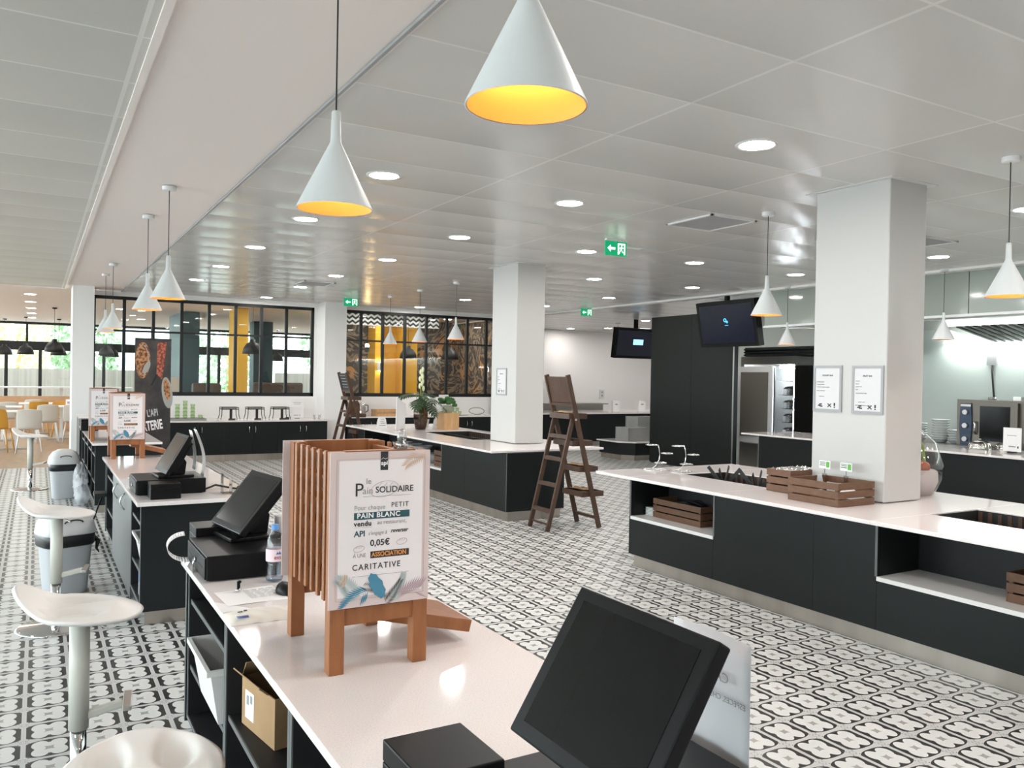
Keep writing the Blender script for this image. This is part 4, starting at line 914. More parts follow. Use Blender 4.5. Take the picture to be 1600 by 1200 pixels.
sheet('note_sheet', .665, 2.965, HC, .21, .20, .06, 'white handwritten sheet on the nearest worktop under the dongle', 'paper', 14)
sheet('blank_sheet', .618, 2.865, HC - .0012, .17, .14, .0, 'blank white sheet half under the handwritten sheet', 'paper')
t = thing('usb_stick', (.637, 3.035, HC + .004), 'small black stick standing upright on the handwritten sheet', 'usb stick')
MB().lathe([(0, 0), (.010, 0), (.010, .006), (.004, .009), (0, .009)], 14).build('base', M['chrome'], t); MB().box(-.005, .005, -.005, .005, .009, .034).blob((.003, 0, .032), (.008, .006, .006), 8, 6).build('body', M['black'], t)
t = thing('padded_envelope', (.642, 2.70, HC), 'white padded envelope with blue barcode beside the rack', 'envelope', None, -.02)
MB().grid(lambda u, v: Vector(((u - .5) * .22, (v - .5) * .15, .002 + .020 * (math.sin(PI * u) * math.sin(PI * v)) ** .5 + .002 * math.sin(23 * u + 11 * v) * math.sin(PI * u))), 26, 18).box(-.11, .11, -.075, .075, 0, .002).build('body', mat('ivory_paper', (.74, .70, .64), .6), t)
lb_ = MB(); 
for k in range(9): lb_.box(-.085 + .004 * k, -.083 + .004 * k, -.052, -.03, .0165, .0185)
lb_.build('barcode', M['blueink'], t)
MB().box(-.075, -.06, .005, .012, .019, .0205).box(-.055, -.045, .01, .018, .0205, .022).build('stamp_print', M['ink'], t)
# second checkout details
sheet('blank_sheet', .75, 6.55, HC, .30, .21, .2, 'white sheet behind the drawer of the second checkout', 'paper')
one(MB().cyl((0, -.07, .006), (0, .07, .006), .005), 'pen', M['blueink'], 'blue pen on the white sheet behind the second drawer', 'pen', loc=(.74, 6.5, HC + .003), rz=1.2)
for i, (dx, z0, z1, l) in enumerate(((.06, .90, 1.16, 'white paper hanging behind the edge-on touchscreen, left one'), (.09, .855, 1.165, 'white paper hanging behind the edge-on touchscreen, right one'))):
    one(MB().grid(lambda u, v: Vector((.03 * math.sin(2.2 * v) * (1 + i), (u - .5) * .12, (z0 - z1) * v)), 6, 10), 'hanging_paper', M['paper'], l, 'paper', None, (.83 + dx, 5.80, z1), fix=False, solid=.0012)
for i, x in enumerate((1.055, 1.10)):
    t = thing('card_holder', (x, 5.56 - .05 * i, HC), 'clear acrylic card holder on the second checkout, %s of two' % ('left', 'right')[i], 'card holder', 'acrylic holders')
    MB().box(-.004, 0, -.04, .04, 0, .13 - .02 * i).box(0, .05, -.04, .04, 0, .004).box(.05, .054, -.04, .04, 0, .05).build('body', M['clearplastic'], t)
one(MB().tube([(0, 0, .01), (.08, .05, .03), (.18, -.02, .012), (.27, -.12, .009), (.30, -.05, .009), (.22, .04, .009)], .007, 6), 'cable', M['cord'], 'black cable lying on the second checkout right of the drawer', 'cable', loc=(.97, 5.72, HC))
# large sheet taped behind the nearest touchscreen
t = thing('notice_sheet', (1.125, 1.165, 1.02), 'white notice sheet hanging behind the large foreground touchscreen', 'notice', None, .0)
MB().grid(lambda u, v: Vector((.012 * math.sin(3 * u), (u - .5) * .21, .05 - .31 * v + .0 * u)), 8, 8).build('paper', mat('thin_paper', (.74, .74, .77), .7), t, fix=False, solid=.0006)
BACKT = Matrix.Rotation(-PI / 2, 4, 'Z') @ FRONT @ Matrix.Diagonal((-1, 1, 1, 1))
text('lettering', 'CAISSE', .026, M['frame_grey'], t, Matrix.Translation((-.004, -.055, -.035)) @ BACKT, 'LEFT')
text('lettering', 'ESPECES, CHEQUE', .015, M['frame_grey'], t, Matrix.Translation((-.004, -.098, -.070)) @ BACKT, 'LEFT')
# goods on the shelves
def tub(x, y, z, lx, ly, h, label, m=None):
    t = thing('plastic_tub', (x, y, z), label, 'tub', 'white plastic tubs'); a, b = lx / 2, ly / 2; k = .86; w = .004
    o_ = MB()
    ring = lambda s, zz, e=0: [(-a * s - e, -b * s - e, zz), (a * s + e, -b * s - e, zz), (a * s + e, b * s + e, zz), (-a * s - e, b * s + e, zz)]
    L = ring(k, 0) + ring(1, h) + ring(1, h, .012) + ring(1, h - .018, .012) 
    o_.add(L, [(3, 2, 1, 0)] + [(i + 4 * j, (i + 1) % 4 + 4 * j, (i + 1) % 4 + 4 * j + 4, i + 4 * j + 4) for j in range(3) for i in range(4)])
    o_.build('body', m or M['whiteplastic'], t, fix=False, solid=.003); return t
tub(.775, 3.13, .326, .50, .40, .20, 'white plastic tub on the shelf under the register, sticking out')
tub(.83, 5.76, .301, .52, .36, .19, 'white plastic tub in the near bay of the second checkout')
t = thing('cardboard_box', (.765, 2.655, .401), 'open brown cardboard box with silver rolls in the nearest counter', 'cardboard box', None, .165); a, b, h, w = .15, .13, .155, .004
MB().box(-a, a, -b, -b + w, 0, h).box(-a, a, b - w, b, 0, h).box(-a, -a + w, -b + w, b - w, 0, h).box(a - w, a, -b + w, b - w, 0, h).box(-a + w, a - w, -b + w, b - w, 0, w).build('body', M['card'], t)
MB().add([(-a, -b + .05, h), (-a, b, h), (-a - .03, b, h + .03), (-a - .03, -b + .05, h + .025)], [(0, 1, 2, 3)]).build('flap', M['card'], t, fix=False, solid=.004)
MB().add([(-a, b, h), (a, b, h), (a, b - .03, h + .05), (-a, b - .03, h + .05)], [(0, 1, 2, 3)]).build('flap', M['card'], t, fix=False, solid=.004)
MB().box(-a - .001, -a, .03, .10, .03, .12).build('label', M['paper'], t); MB().box(-a - .0015, -a - .001, .042, .060, .085, .11).build('label_print', M['greyink'], t); MB().box(-a - .0015, -a - .001, .07, .088, .075, .105).build('label_print', M['greyink'], t)
for i in range(2):
    t = thing('foil_roll', (.70 + .085 * i, 2.655, .50 + .05), 'silver roll lying in the open cardboard box, %s' % ('front one', 'rear one')[i], 'roll', 'silver rolls in the box', .165)
    MB().cyl((0, -.115, 0), (0, .115, .02), .030, None, 20).build('roll', M['foil'], t); MB().cyl((0, -.1155, 0), (0, -.119, 0), .012, None, 12).build('core', M['ring'], t)
one(MB().blob((0, 0, .047), (.15, .11, .042), 14, 8, None, .12), 'film_bag', M['film'], 'crumpled clear film bag on the top shelf of the second checkout', 'plastic bag', loc=(.78, 5.72, .603))
t = thing('water_pack', (.66, 5.62, .12), 'shrink-wrapped pack with blue label at the bottom of the second checkout', 'water pack')
MB().box(-.08, .25, -.12, .12, 0, .15).build('pack', M['film'], t); MB().box(-.082, -.079, -.11, .11, .09, .145).build('label', M['bluepack'], t)
# ------------------------------------------------------------------ stools
def stool(x, y, rz, label, hz=.70, dc=-.01, lip=1):
    t = thing('bar_stool', (x, y, 0), label, 'stool', 'white swivel stools along the checkouts', rz)
    def seat(u, v):
        a, b = 2 * u - 1, 2 * v - 1
        sx = a * math.sqrt(1 - b * b / 2) * .205; sy = b * math.sqrt(1 - a * a / 2) * .195      # square to disc
        r = min(1, math.hypot(sx / .205, sy / .195))
        back = max(0, (-sx / .205 - .30)) ; z = hz + lip * .115 * back ** 1.7 * 1.45 
        z -= .028 * max(0, r - .55) * max(0, sx / .205 + .25) * 1.9
        for s in (-1, 1):
            q = 1.2 - ((sx - dc) / .105) ** 2 - ((sy - s * .082) / .055) ** 2
            q = max(0, min(1, q / .8)); z -= .026 * q * q * (3 - 2 * q) * max(0, 1 - r ** 5)
        return Vector((sx, sy, z))
    MB().grid(seat, 40, 40).build('seat', M['whiteplastic'], t, solid=.014)
    MB().lathe([(.034, hz - .03), (.07, hz - .028), (.085, hz - .014)], 24).build('seat_shell', M['whiteplastic'], t)
    MB().cyl((.03, -.01, hz - .038), (.09, -.075, hz - .06), .006, .005, 8).build('height_lever', M['steel'], t)
    MB().cyl((0, 0, .265), (0, 0, hz - .03), .0335, .0335, 28).build('column', M['beige'], t)
    MB().cyl((0, 0, .02), (0, 0, .266), .027, .027, 24).build('gas_lift', M['chrome'], t)
    f = MB().bar((.02, 0, .31), (.145, .015, .335), .028, .03).build('footrest_arm', M['beige'], t, bevel=.006)
    MB().bar((.155, .095, .342), (.16, -.075, .342), .030, .016).build('footrest_bar', M['steel'], f, bevel=.003)
    MB().lathe([(0, 0), (.215, 0), (.215, .006), (.20, .013), (.05, .022), (.03, .03), (0, .03)], 40).build('base', M['chrome'], t)
    return t
ST = stool(.144, 3.30, math.radians(-8), 'white swivel stool on a beige column, nearest full stool at left')
bpy.context.view_layer.update()
stool(.235, 2.20, math.radians(-96), 'white stool seat seen from above, cut by the bottom edge', .555, -.085, .25)
clone(ST, (.115, 5.62, 0), 'white swivel stool in front of the nearer grey bin', math.radians(-12))
clone(ST, (-.06, 12.2, 0), 'white swivel stool furthest away, beside the further grey bin', math.radians(-15))
# ------------------------------------------------------------------ bins
def bin_(x, y, label, rz):
    t = thing('waste_bin', (x, y, 0), label, 'bin', 'grey swing-top bins', rz)
    def ring(w, d, z, n=28, p=4): return [(w * abs(math.cos(a)) ** (2 / p) * (1 if math.cos(a) > 0 else -1), d * abs(math.sin(a)) ** (2 / p) * (1 if math.sin(a) > 0 else -1), z) for a in [2 * PI * k / n for k in range(n)]]
    def loft(rs):
        m_ = MB(); n = len(rs[0]); m_.add([p for r in rs for p in r], [(i * n + k, i * n + (k + 1) % n, (i + 1) * n + (k + 1) % n, (i + 1) * n + k) for i in range(len(rs) - 1) for k in range(n)] + [tuple(reversed(range(n))), tuple((len(rs) - 1) * n + k for k in range(n))], True); return m_
    loft([ring(.125, .10, 0), ring(.128, .103, .01), ring(.155, .128, .36), ring(.158, .131, .37)]).build('body', M['binbody'], t)
    loft([ring(.160, .133, .335), ring(.168, .140, .345), ring(.172, .144, .42), ring(.168, .14, .425)]).build('bag', M['bag'], t)
    MB().tube([(.17, -.05, .38), (.19, -.07, .34), (.185, -.06, .29), (.2, -.07, .26)], [.012, .018, .01, .004], 6).build('bag_tie', M['bag'], t)
    l = loft([ring(.172, .146, .415), ring(.175, .149, .425), ring(.172, .146, .45), ring(.160, .135, .50), ring(.125, .105, .555), ring(.07, .075, .585), ring(.02, .03, .592)]).build('lid', M['binlid'], t)
    MB().tube([(-.06 * math.cos(a * PI / 8), -.139 - .0 * a, .50 + .02 * math.sin(a * PI / 8)) for a in range(9)], .005, 6).build('flap_grip', M['blackm'], l)
    return t
B1 = bin_(.185, 6.47, 'grey swing-top bin nearest, behind the white stool column', .35)
bpy.context.view_layer.update()
clone(B1, (.30, 11.25, 0), 'grey swing-top bin further back near the white wall end', .1)
fb = MB(); r = random.Random(5)
for k in range(3): fb.blob((.0, -.2 + .2 * k, .12 + .05 * k), (.075, .15, .11 + .05 * k), 22, 14, None, .2)
one(fb, 'film_bag', M['film'], 'pile of clear plastic film on the floor by the third checkout', 'plastic bag', loc=(.46, 10.72, 0))
t = thing('leaning_stick', (.42, 8.05, 0), 'thin black stick leaning at the second checkout door cabinet', 'stick')
MB().tube([(.10, .1, .44), (.02, .0, .22), (-.03, -.05, .01)], .007, 6).build('stick', M['blackm'], t); MB().box(.03, .13, .0, .2, .43, .46).build('head', M['blackm'], t)
# ------------------------------------------------------------------ roll-up banner
t = thing('rollup_banner', (1.53, 13.55, 0), 'tall charcoal roll-up banner with tarts, behind the second checkout', 'banner', None, 0)
wb = .255
Mw = Matrix.Rotation(math.radians(-5), 4, 'X')
MB().box(-wb, wb, -.004, .0, .09, 2.02).build('print', M['banner'], t)
MB().box(-wb - .02, wb + .02, -.06, .06, 0, .09).build('cassette', M['steel'], t); MB().box(-wb, wb, -.008, .006, 2.02, 2.045).build('top_rail', M['blackm'], t); MB().cyl((0, .02, .06), (0, .03, 2.03), .008).build('pole', M['steel'], t)
def disc(cx, cz, a, b, rot, y, m_, nm, par=t):
    c, s = math.cos(rot), math.sin(rot); MB().prism([(cx + a * math.cos(q) * c - b * math.sin(q) * s, cz + a * math.cos(q) * s + b * math.sin(q) * c) for q in [2 * PI * k / 36 for k in range(36)]], y - .0006, y, 'y').build(nm, m_, par)
disc(-.145, 1.71, .105, .275, .0, -.0045, M['tart'], 'tart_print'); disc(-.145, 1.71, .085, .235, .0, -.0052, M['slate'], 'tart_gap_print')
disc(-.150, 1.71, .078, .225, .0, -.0059, M['tart'], 'tart_print'); disc(-.09, 1.60, .04, .10, -.4, -.0066, M['slate'], 'tart_gap_print')
MB().prism([(.06, 1.98), (.19, 1.99), (.13, 1.42), (.05, 1.50)], -.0056, -.005, 'y').build('slices_print', M['sausage'], t)
disc(.205, 1.22, .075, .24, .12, -.0045, M['slate'], 'plate_print'); disc(.20, 1.27, .045, .16, .15, -.0052, M['tart'], 'tart_print')
MB().bar((-.02, -.006, 1.33), (.06, -.006, 1.50), .025, .002, (0, 1, 0)).build('knife_print', M['inside'], t)
Rb = at(0, -.0055, 0) @ Matrix.Rotation(math.radians(7), 4, 'Z')
text('lettering', 'TARTERIE', .20, M['paper'], t, at(-.24, -.0055, .615) @ Matrix.Rotation(math.radians(9), 4, 'Z'), 'LEFT', .006, sx=.46)
text('lettering', "L'API", .15, M['greypaper'], t, at(-.07, -.0055, .85) @ Matrix.Rotation(math.radians(9), 4, 'Z'), 'LEFT', .003, sx=.5)
# ------------------------------------------------------------------ ladder shelves
def ladder(x, y, label, board, bm, rz=0):
    "A-frame: tall rails lean towards -X going up, short rails meet them at 1.17 m; base centre at x, y"
    t = thing('ladder_shelf', (x, y, 0), label, 'ladder', 'brown wooden ladder shelves', rz); Wd = M['walnut']
    for s in (-1, 1):
        MB().bar((.31, s * .20, 0), (-.118, s * .20, 1.585), .026, .050, (1, 0, 0)).build('tall_rail', Wd, t, bevel=.003)
        MB().bar((-.31, s * .17, 0), (-.01, s * .17, 1.20), .024, .046, (1, 0, 0)).build('short_rail', Wd, t, bevel=.003)
        MB().cyl((-.015, s * .21, 1.13), (-.015, s * .22, 1.13), .012, None, 12).build('bolt', M['steel'], t)
    f = lambda z: .31 - .428 * z / 1.585; g = lambda z: -.31 + .3 * z / 1.2
    for z in (.18, .44, .70, .93): MB().box(g(z) - .020, g(z) + .020, -.158, .158, z, z + .038).build('rung', Wd, t, bevel=.002)
    MB().bar((g(.07), -.16, .07), (g(.07), .16, .07), .016, .016).build('rung', Wd, t); MB().box(f(.1) - .015, f(.1) + .015, -.187, .187, .09, .12).build('rung', Wd, t)
    for z, a, b in ((1.135, -.08, .145), (.855, -.03, .225), (.585, .06, .295), (.325, .10, .375)):
        s_ = MB().box(a, b, -.183, -.168, z, z + .055).box(a, b, .168, .183, z, z + .055).box(a, a + .015, -.168, .168, z, z + .055).box(b - .015, b, -.168, .168, z, z + .055).box(a + .015, b - .015, -.168, .168, z, z + .012).build('tray', Wd, t, bevel=.002)
    Mt = Matrix.Translation((f(1.30), 0, 1.30)) @ Matrix.Rotation(math.atan2(-.428, 1.585), 4, 'Y')
    MB().box(-.012, .012, -.187, .187, .0, .275, Mt).build('head_board', bm, t, bevel=.002)
    MB().box(-.02, .02, -.187, .187, -.03, -.002, Mt).build('board_rail', Wd, t)
    return t, Mt
ladder(4.78, 7.12, 'brown wooden ladder shelf at the near end of the middle island', True, M['walnut'])
t, Mt = ladder(4.43, 12.95, 'further brown ladder shelf with written chalkboard top, beside the white pier', True, M['chalk'])
r = random.Random(2)
for k in range(5):
    ck = MB(); yv = -.14 + r.uniform(0, .04)
    while yv < .12: l = r.uniform(.02, .06); ck.box(-.0135, -.0122, yv, yv + l, .235 - .048 * k, .245 - .048 * k, Mt); yv += l + .012
    ck.build('chalk_writing', M['chalkmark'], t)
one(MB().prism([(-.12, 0), (.10, .02), (.06, .26), (-.10, .22)], -.01, .01, 'y'), 'wooden_board', M['crate'], 'brown board standing on the middle tray of the chalkboard ladder', 'board', loc=(4.50, 12.9, .868))
for i, (x, y, z, l) in enumerate(((4.79, 7.13, 1.148, 'kraft paper on the top tray of the near ladder'), (5.02, 7.15, .338, 'kraft paper on the lowest tray of the near ladder'), (4.96, 7.13, .598, 'kraft paper on the third tray of the near ladder'))):
    one(MB().grid(lambda u, v: Vector(((u - .5) * .13, (v - .5) * .26, .05 + .012 * math.sin(8 * u) * math.sin(5 * v))), 8, 8), 'kraft_paper', M['card'], l, 'paper', 'kraft papers on the ladder', (x, y, z), fix=False, solid=.002)
# ------------------------------------------------------------------ on the back worktop
t = thing('round_tray', (2.30, 15.30, BH), 'pale tray under the stacked green glasses', 'tray')
MB().box(-.27, .27, -.16, .16, 0, .008).box(-.29, .29, -.18, -.16, .004, .024).box(-.29, .29, .16, .18, .004, .024).box(-.29, -.27, -.16, .16, .004, .024).box(.27, .29, -.16, .16, .004, .024).build('body', M['greyplate'], t)
GL = None
for j, (x, n, nm) in enumerate(((2.12, 4, 'left'), (2.245, 5, 'middle'), (2.37, 4, 'right'), (2.50, 1, 'single'))):
    for k in range(n):
        lab = 'green tinted glass, %s of the %s stack on the pale tray' % (('lowest', 'second', 'third', 'fourth', 'topmost')[k], nm) if n > 1 else 'single unstacked green glass right of the three stacks'
        if GL is None:
            GL = thing('drinking_glass', (x, 15.22, BH + .009), lab, 'glass', 'green drinking glasses')
            MB().lathe([(0, .002), (.030, 0), (.042, .075), (.040, .075), (.029, .008), (0, .009)], 18, cap=False).build('body', M['greenglass'], GL)
            bpy.context.view_layer.update()
        else: clone(GL, (x, 15.22, BH + .009 + .062 * k), lab)
WS = None
for j, (x, nm) in enumerate(((2.98, 'left'), (3.43, 'middle'), (3.88, 'right'))):
    lab = 'black wire display stand, %s of three on the back worktop' % nm
    if WS is None:
        WS = thing('wire_stand', (x, 15.2, BH), lab, 'wire stand', 'black wire display stands')
        w_ = MB(); r_ = .0065
        for z in (.215, .185): w_.tube([(.14 * sx, .11 * sy, z) for sx, sy in ((-1, -1), (1, -1), (1, 1), (-1, 1))], r_, 6, True)
        w_.build('ring', M['blackm'], WS)
        for sx in (-1, 1):
            for sy in (-1, 1): MB().tube([(.14 * sx, .11 * sy, .215), (.145 * sx, .115 * sy, .08), (.165 * sx, .13 * sy, .005)], r_, 6).build('leg', M['blackm'], WS)
        MB().box(-.015, .03, -.13, -.12, 0, .2).box(-.03, .08, -.15, -.09, 0, .02).build('label_foot', M['blackm'], WS)
        bpy.context.view_layer.update()
    else: clone(WS, (x, 15.2, BH), lab)
def card(x, y, z, w, h, label, rz=0, face='y'):
    t = thing('menu_card', (x, y, z), label, 'sign', 'white menu cards', rz)
    MB().box(-w / 2, w / 2, -.002, .002, .01, h).build('card', M['paper'], t); MB().box(-.04, .04, -.03, .03, 0, .01).build('foot', M['clearplastic'], t)
    pr_ = MB().box(-.3 * w, .3 * w, -.0028, -.0021, .80 * h, .82 * h).box(-.25 * w, .25 * w, -.0028, -.0021, .72 * h, .735 * h).box(-.28 * w, .1 * w, -.0028, -.0021, .14 * h, .18 * h).box(.2 * w, .25 * w, -.0028, -.0021, .12 * h, .2 * h)
    pr_.build('print', M['greyink'], t); return t
card(4.24, 15.35, BH, .24, .36, 'white menu card standing at the right end of the left back worktop')
one(MB().box(-.03, .03, -.02, .02, 0, .03), 'card_clip', M['blackm'], 'small black clip left of the white menu card', 'clip', loc=(4.02, 15.2, BH))
t = thing('salt_shakers', (4.56, 15.15, BH), 'small glass and steel shakers at the worktop end by the pier', 'shaker set')
MB().cyl((-.05, 0, 0), (-.05, 0, .07), .024, .02, 14).cyl((.05, 0, 0), (.05, 0, .07), .024, .02, 14).build('glass', M['clearplastic'], t); MB().cyl((-.05, 0, .07), (-.05, 0, .085), .02).cyl((.05, 0, .07), (.05, 0, .085), .02).build('cap', M['chrome'], t)
# right back worktop
B2 = BH + .035
t = thing('pine_tray', (6.02, 15.35, B2), 'shallow pale wooden crate on the right back worktop', 'wooden tray')
for s in (-1, 1):
    MB().box(-.26, .26, s * .15 - .008, s * .15 + .008, .0, .055).box(-.26, .26, s * .15 - .008, s * .15 + .008, .07, .125).build('side_slat', M['lightwood'], t); MB().box(s * .25 - .008, s * .25 + .008, -.14, .14, 0, .125).build('end_panel', M['lightwood'], t)
MB().box(-.24, .24, -.14, .14, .0, .01).build('bottom', M['lightwood'], t)
t = thing('coffee_pot', (5.48, 15.3, B2), 'dark and chrome coffee pot behind the chalkboard ladder', 'coffee pot')
MB().lathe([(.0, 0), (.10, 0), (.10, .04), (.085, .06), (.09, .22), (.07, .25), (0, .26)], 20).build('body', M['chrome'], t); MB().box(-.13, -.07, -.08, .08, 0, .27).build('stand', M['blackm'], t); MB().tube([(.085, 0, .22), (.14, 0, .2), (.14, 0, .1), (.085, 0, .07)], .01, 6).build('handle', M['blackm'], t)
t = thing('glass_tray', (7.42, 15.3, B2), 'clear tray under the green glasses behind the wooden cube', 'tray'); MB().box(-.34, .34, -.13, .13, 0, .008).build('body', M['clearplastic'], t)
for k in range(9):
    a, b = k % 5, k // 5
    clone(GL, (7.18 + .105 * a + .05 * b, 15.26, B2 + .009 + .075 * b), 'green glass on the clear tray, %s row, %s from the left' % (('lower', 'upper')[b], ('first', 'second', 'third', 'fourth', 'fifth')[a]), group='green glasses behind the wooden cube')
card(7.32, 15.45, B2, .22, .42, 'tall white menu card behind the green succulent')
t = thing('coffee_machine', (8.62, 15.3, B2), 'dark grey coffee machine beside the second pillar', 'coffee machine')
MB().box(-.16, .18, -.2, .2, 0, .33).build('body', M['frame_grey'], t); MB().box(-.13, .15, -.204, -.2, .05, .2).build('recess', M['blackm'], t); MB().box(-.16, .18, -.22, .2, .33, .36).build('top', M['blackm'], t)
one(MB().tube([(.18 * math.cos(a * PI / 8), .0 + .03 * math.sin(a * PI / 8), .085 + .07 * math.sin(a * PI / 8)) for a in range(16)], .006, 6, True), 'wire_loop', M['cord'], 'black wire loop lying beside the coffee machine', 'cable', loc=(8.02, 15.3, B2))
# ------------------------------------------------------------------ on the middle island
for x, y, l in ((4.46, 11.55, 'white tent card left of the slanted menu board'), (5.36, 11.50, 'white tent card between vase and wooden cube')):
    t = thing('tent_card', (x, y, HC), l, 'tent card', 'white tent cards on the middle island')
    MB().prism([(-.075, 0), (.075, 0), (.055, .13), (.03, .17), (-.03, .17), (-.055, .13)], -.03, -.027, 'y').prism([(-.075, 0), (.075, 0), (.055, .13), (.03, .17), (-.03, .17), (-.055, .13)], .027, .03, 'y').box(-.03, .03, -.03, .03, .167, .17).build('card', M['paper'], t)
    MB().box(-.03, .03, -.0315, -.0302, .13, .137).box(-.04, .03, -.0315, -.0302, .10, .107).box(-.03, .04, -.0315, -.0302, .07, .08).box(-.05, .05, -.0315, -.0302, .035, .045).build('print', M['greyink'], t)
t = thing('menu_board', (4.50, 10.95, HC), 'white folded menu board with slanted top before the vase', 'menu board')
MB().prism([(-.06, 0), (.075, 0), (.085, .385), (-.05, .47)], -.012, .012, 'y').build('card', mat('board_grey', (.62, .60, .60), .6), t)
MB().box(-.05, .06, -.05, .06, 0, .012).build('foot', M['clearplastic'], t)
t = thing('plant_vase', (4.90, 11.12, HC + .003), 'smoked ribbed glass vase with monstera leaves and pale flower', 'vase')
def vs(u, v):
    a = 2 * PI * u; prof = [(.072, 0), (.085, .06), (.100, .16), (.102, .24), (.088, .31), (.080, .345)]
    q = v * (len(prof) - 1); i = min(int(q), len(prof) - 2); f = q - i; r = prof[i][0] * (1 - f) + prof[i + 1][0] * f; z = prof[i][1] * (1 - f) + prof[i + 1][1] * f
    r *= 1 + .025 * math.cos(a * 22); return Vector((r * math.cos(a), r * math.sin(a), z))
MB().grid(vs, 132, 15).lathe([(0, .002), (.072, .0)], 30, cap=False).build('vase', M['smokeglass'], t, fix=False, solid=.004)
MB().lathe([(0, .006), (.066, .006), (.080, .07), (.086, .11), (0, .112)], 24, cap=False).build('water', clear('dark_water', (.55, .45, .38), .05), t)
stm = MB(); lv = MB(); r = random.Random(8)
def monstera(mb, base, tip, w, droop):
    base, tip = Vector(base), Vector(tip); d = tip - base; side = d.cross(Vector((0, 0, 1))).normalized()
    n = 9
    for s in (-1, 1):
        for k in range(n):
            f0, f1 = k / n, (k + .9) / n
            P = lambda f, e: base + d * (f + .12 * e) + side * (s * w * e * math.sin(PI * min(1, .12 + .85 * f)) ** .8) + Vector((0, 0, -droop * (f * f + .8 * e * e * .5)))
            mb.add([P(f0, 0), P(f1, 0), P(f1, .55), P((f0 + f1) / 2 + .03, 1), P(f0, .6)], [(0, 1, 2, 3, 4)])
for (dx, dy, dz, ex, ey, ez, w, dr) in ((-.04, 0, .52, -.36, -.10, .55, .10, .10), (.06, -.02, .50, .34, -.12, .44, .10, .16), (-.02, -.04, .46, -.18, -.26, .40, .09, .12), (.05, .05, .54, .25, .25, .52, .10, .10), (.04, -.06, .42, .12, -.26, .28, .09, .10), (-.05, .06, .5, -.25, .25, .5, .10, .1), (0, -.03, .50, .06, -.30, .50, .10, .14)):
    stm.tube([(0, 0, .02), (dx * .5, dy * .5, .33), (dx, dy, dz)], .006, 6); monstera(lv, (dx, dy, dz), (ex, ey, ez + .02), w * 1.7, dr)
stm.tube([(0, 0, .02), (.01, .01, .35), (.0, .02, .62), (.02, .02, .80)], .007, 6).build('stem', M['stalk'], t)
lv.build('leaf', M['leaf'], t, fix=False)
fl = MB()
for k in range(9): z = .60 + .035 * k; a = k * 2.2; fl.blob((.015 + .03 * math.cos(a) * (1 - k / 12), .02 + .03 * math.sin(a), z), (.022, .022, .042), 8, 6)
fl.build('flower', M['petal'], t)
t = thing('orchid_pot', (5.20, 11.66, HC), 'white orchid blossoms and film beside the vase', 'orchid'); ob = MB(); r = random.Random(4)
for k in range(10): ob.blob((r.uniform(-.13, .12), r.uniform(-.06, .06), .10 + r.uniform(0, .27)), (.055, .02, .045), 8, 6, Matrix.Rotation(r.uniform(-1, 1), 3, 'Y'))
ob.build('blossom', M['paper'], t); MB().lathe([(0, 0), (.06, 0), (.08, .12), (0, .12)], 16).build('pot', M['ceramic'], t)
t = thing('wooden_cube', (5.345, 11.12, HC), 'pale wooden cube plinth under the potted succulent', 'wooden cube')
MB().box(-.125, .125, -.125, .125, 0, .245).build('block', M['lightwood'], t, bevel=.003)
t = thing('potted_succulent', (5.345, 11.12, HC + .246), 'green succulent in pale pot on the wooden cube', 'plant')
MB().lathe([(0, 0), (.060, 0), (.085, .07), (.078, .105), (.070, .105), (.074, .07), (0, .06)], 24).build('pot', M['pot'], t); sc_ = MB(); r = random.Random(6)
for k in range(16):
    a, b = r.uniform(0, 2 * PI), r.uniform(0, .14); c = Vector((b * math.cos(a), b * math.sin(a), .15 + r.uniform(-.01, .08) - b * .2))
    for q in range(9):
        e = 2 * PI * q / 9; sc_.blob(c + Vector((.022 * math.cos(e), .022 * math.sin(e), .0)), (.020, .020, .026), 6, 4)
sc_.build('foliage', M['leaf2'], t)
def crate(x, y, z, lx, ly, h, label, rz=0, m=None, solid_slats=3, gap=.010):
    t = thing('wooden_crate', (x, y, z), label, 'crate', 'brown wooden crates', rz); a, b = lx / 2, ly / 2; W_ = m or M['crate']; s = (h - gap * (solid_slats - 1)) / solid_slats; e = .009
    for k in range(solid_slats):
        z0 = k * (s + gap)
        for q in (-1, 1):
            MB().box(-a, a, q * b - (e if q > 0 else 0), q * b + (e if q < 0 else 0), z0, z0 + s).build('slat', W_, t, bevel=.0012)
            MB().box(q * a - (e if q > 0 else 0), q * a + (e if q < 0 else 0), -b + e, b - e, z0, z0 + s).build('slat', W_, t, bevel=.0012)
    for p in (-1, 1):
        for q in (-1, 1): MB().box(p * (a - e) - (.022 if p > 0 else 0), p * (a - e) + (.022 if p < 0 else 0), q * (b - e) - (.022 if q > 0 else 0), q * (b - e) + (.022 if q < 0 else 0), 0, h - .004).build('corner_post', W_, t)
    MB().box(-a + e, a - e, -b + e, b - e, .003, .012).build('bottom', W_, t); return t
crate(4.60, 9.46, .401, .34, .30, .20, 'brown crate in the open niche of the middle island')
bw = None
for k, (y, z) in enumerate(((9.9, .401), (10.25, .401), (10.25, .47), (10.6, .401), (10.6, .47), (10.95, .401), (10.95, .47))):
    lab = 'large grey bowl in the middle island niche, %s' % ('beside the brown crate', 'second place, lower', 'second place, upper', 'third place, lower', 'third place, upper', 'fourth place, lower', 'fourth place, upper')[k]
    if bw is None:
        bw = thing('grey_bowl', (4.55, y, z), lab, 'bowl', 'grey bowls in the island niche'); MB().lathe([(0, .004), (.07, 0), (.13, .08), (.145, .13), (.138, .13), (.12, .08), (0, .012)], 22, cap=False).build('body', M['greyplate'], bw); bpy.context.view_layer.update()
    else: clone(bw, (4.55, y, z), lab)
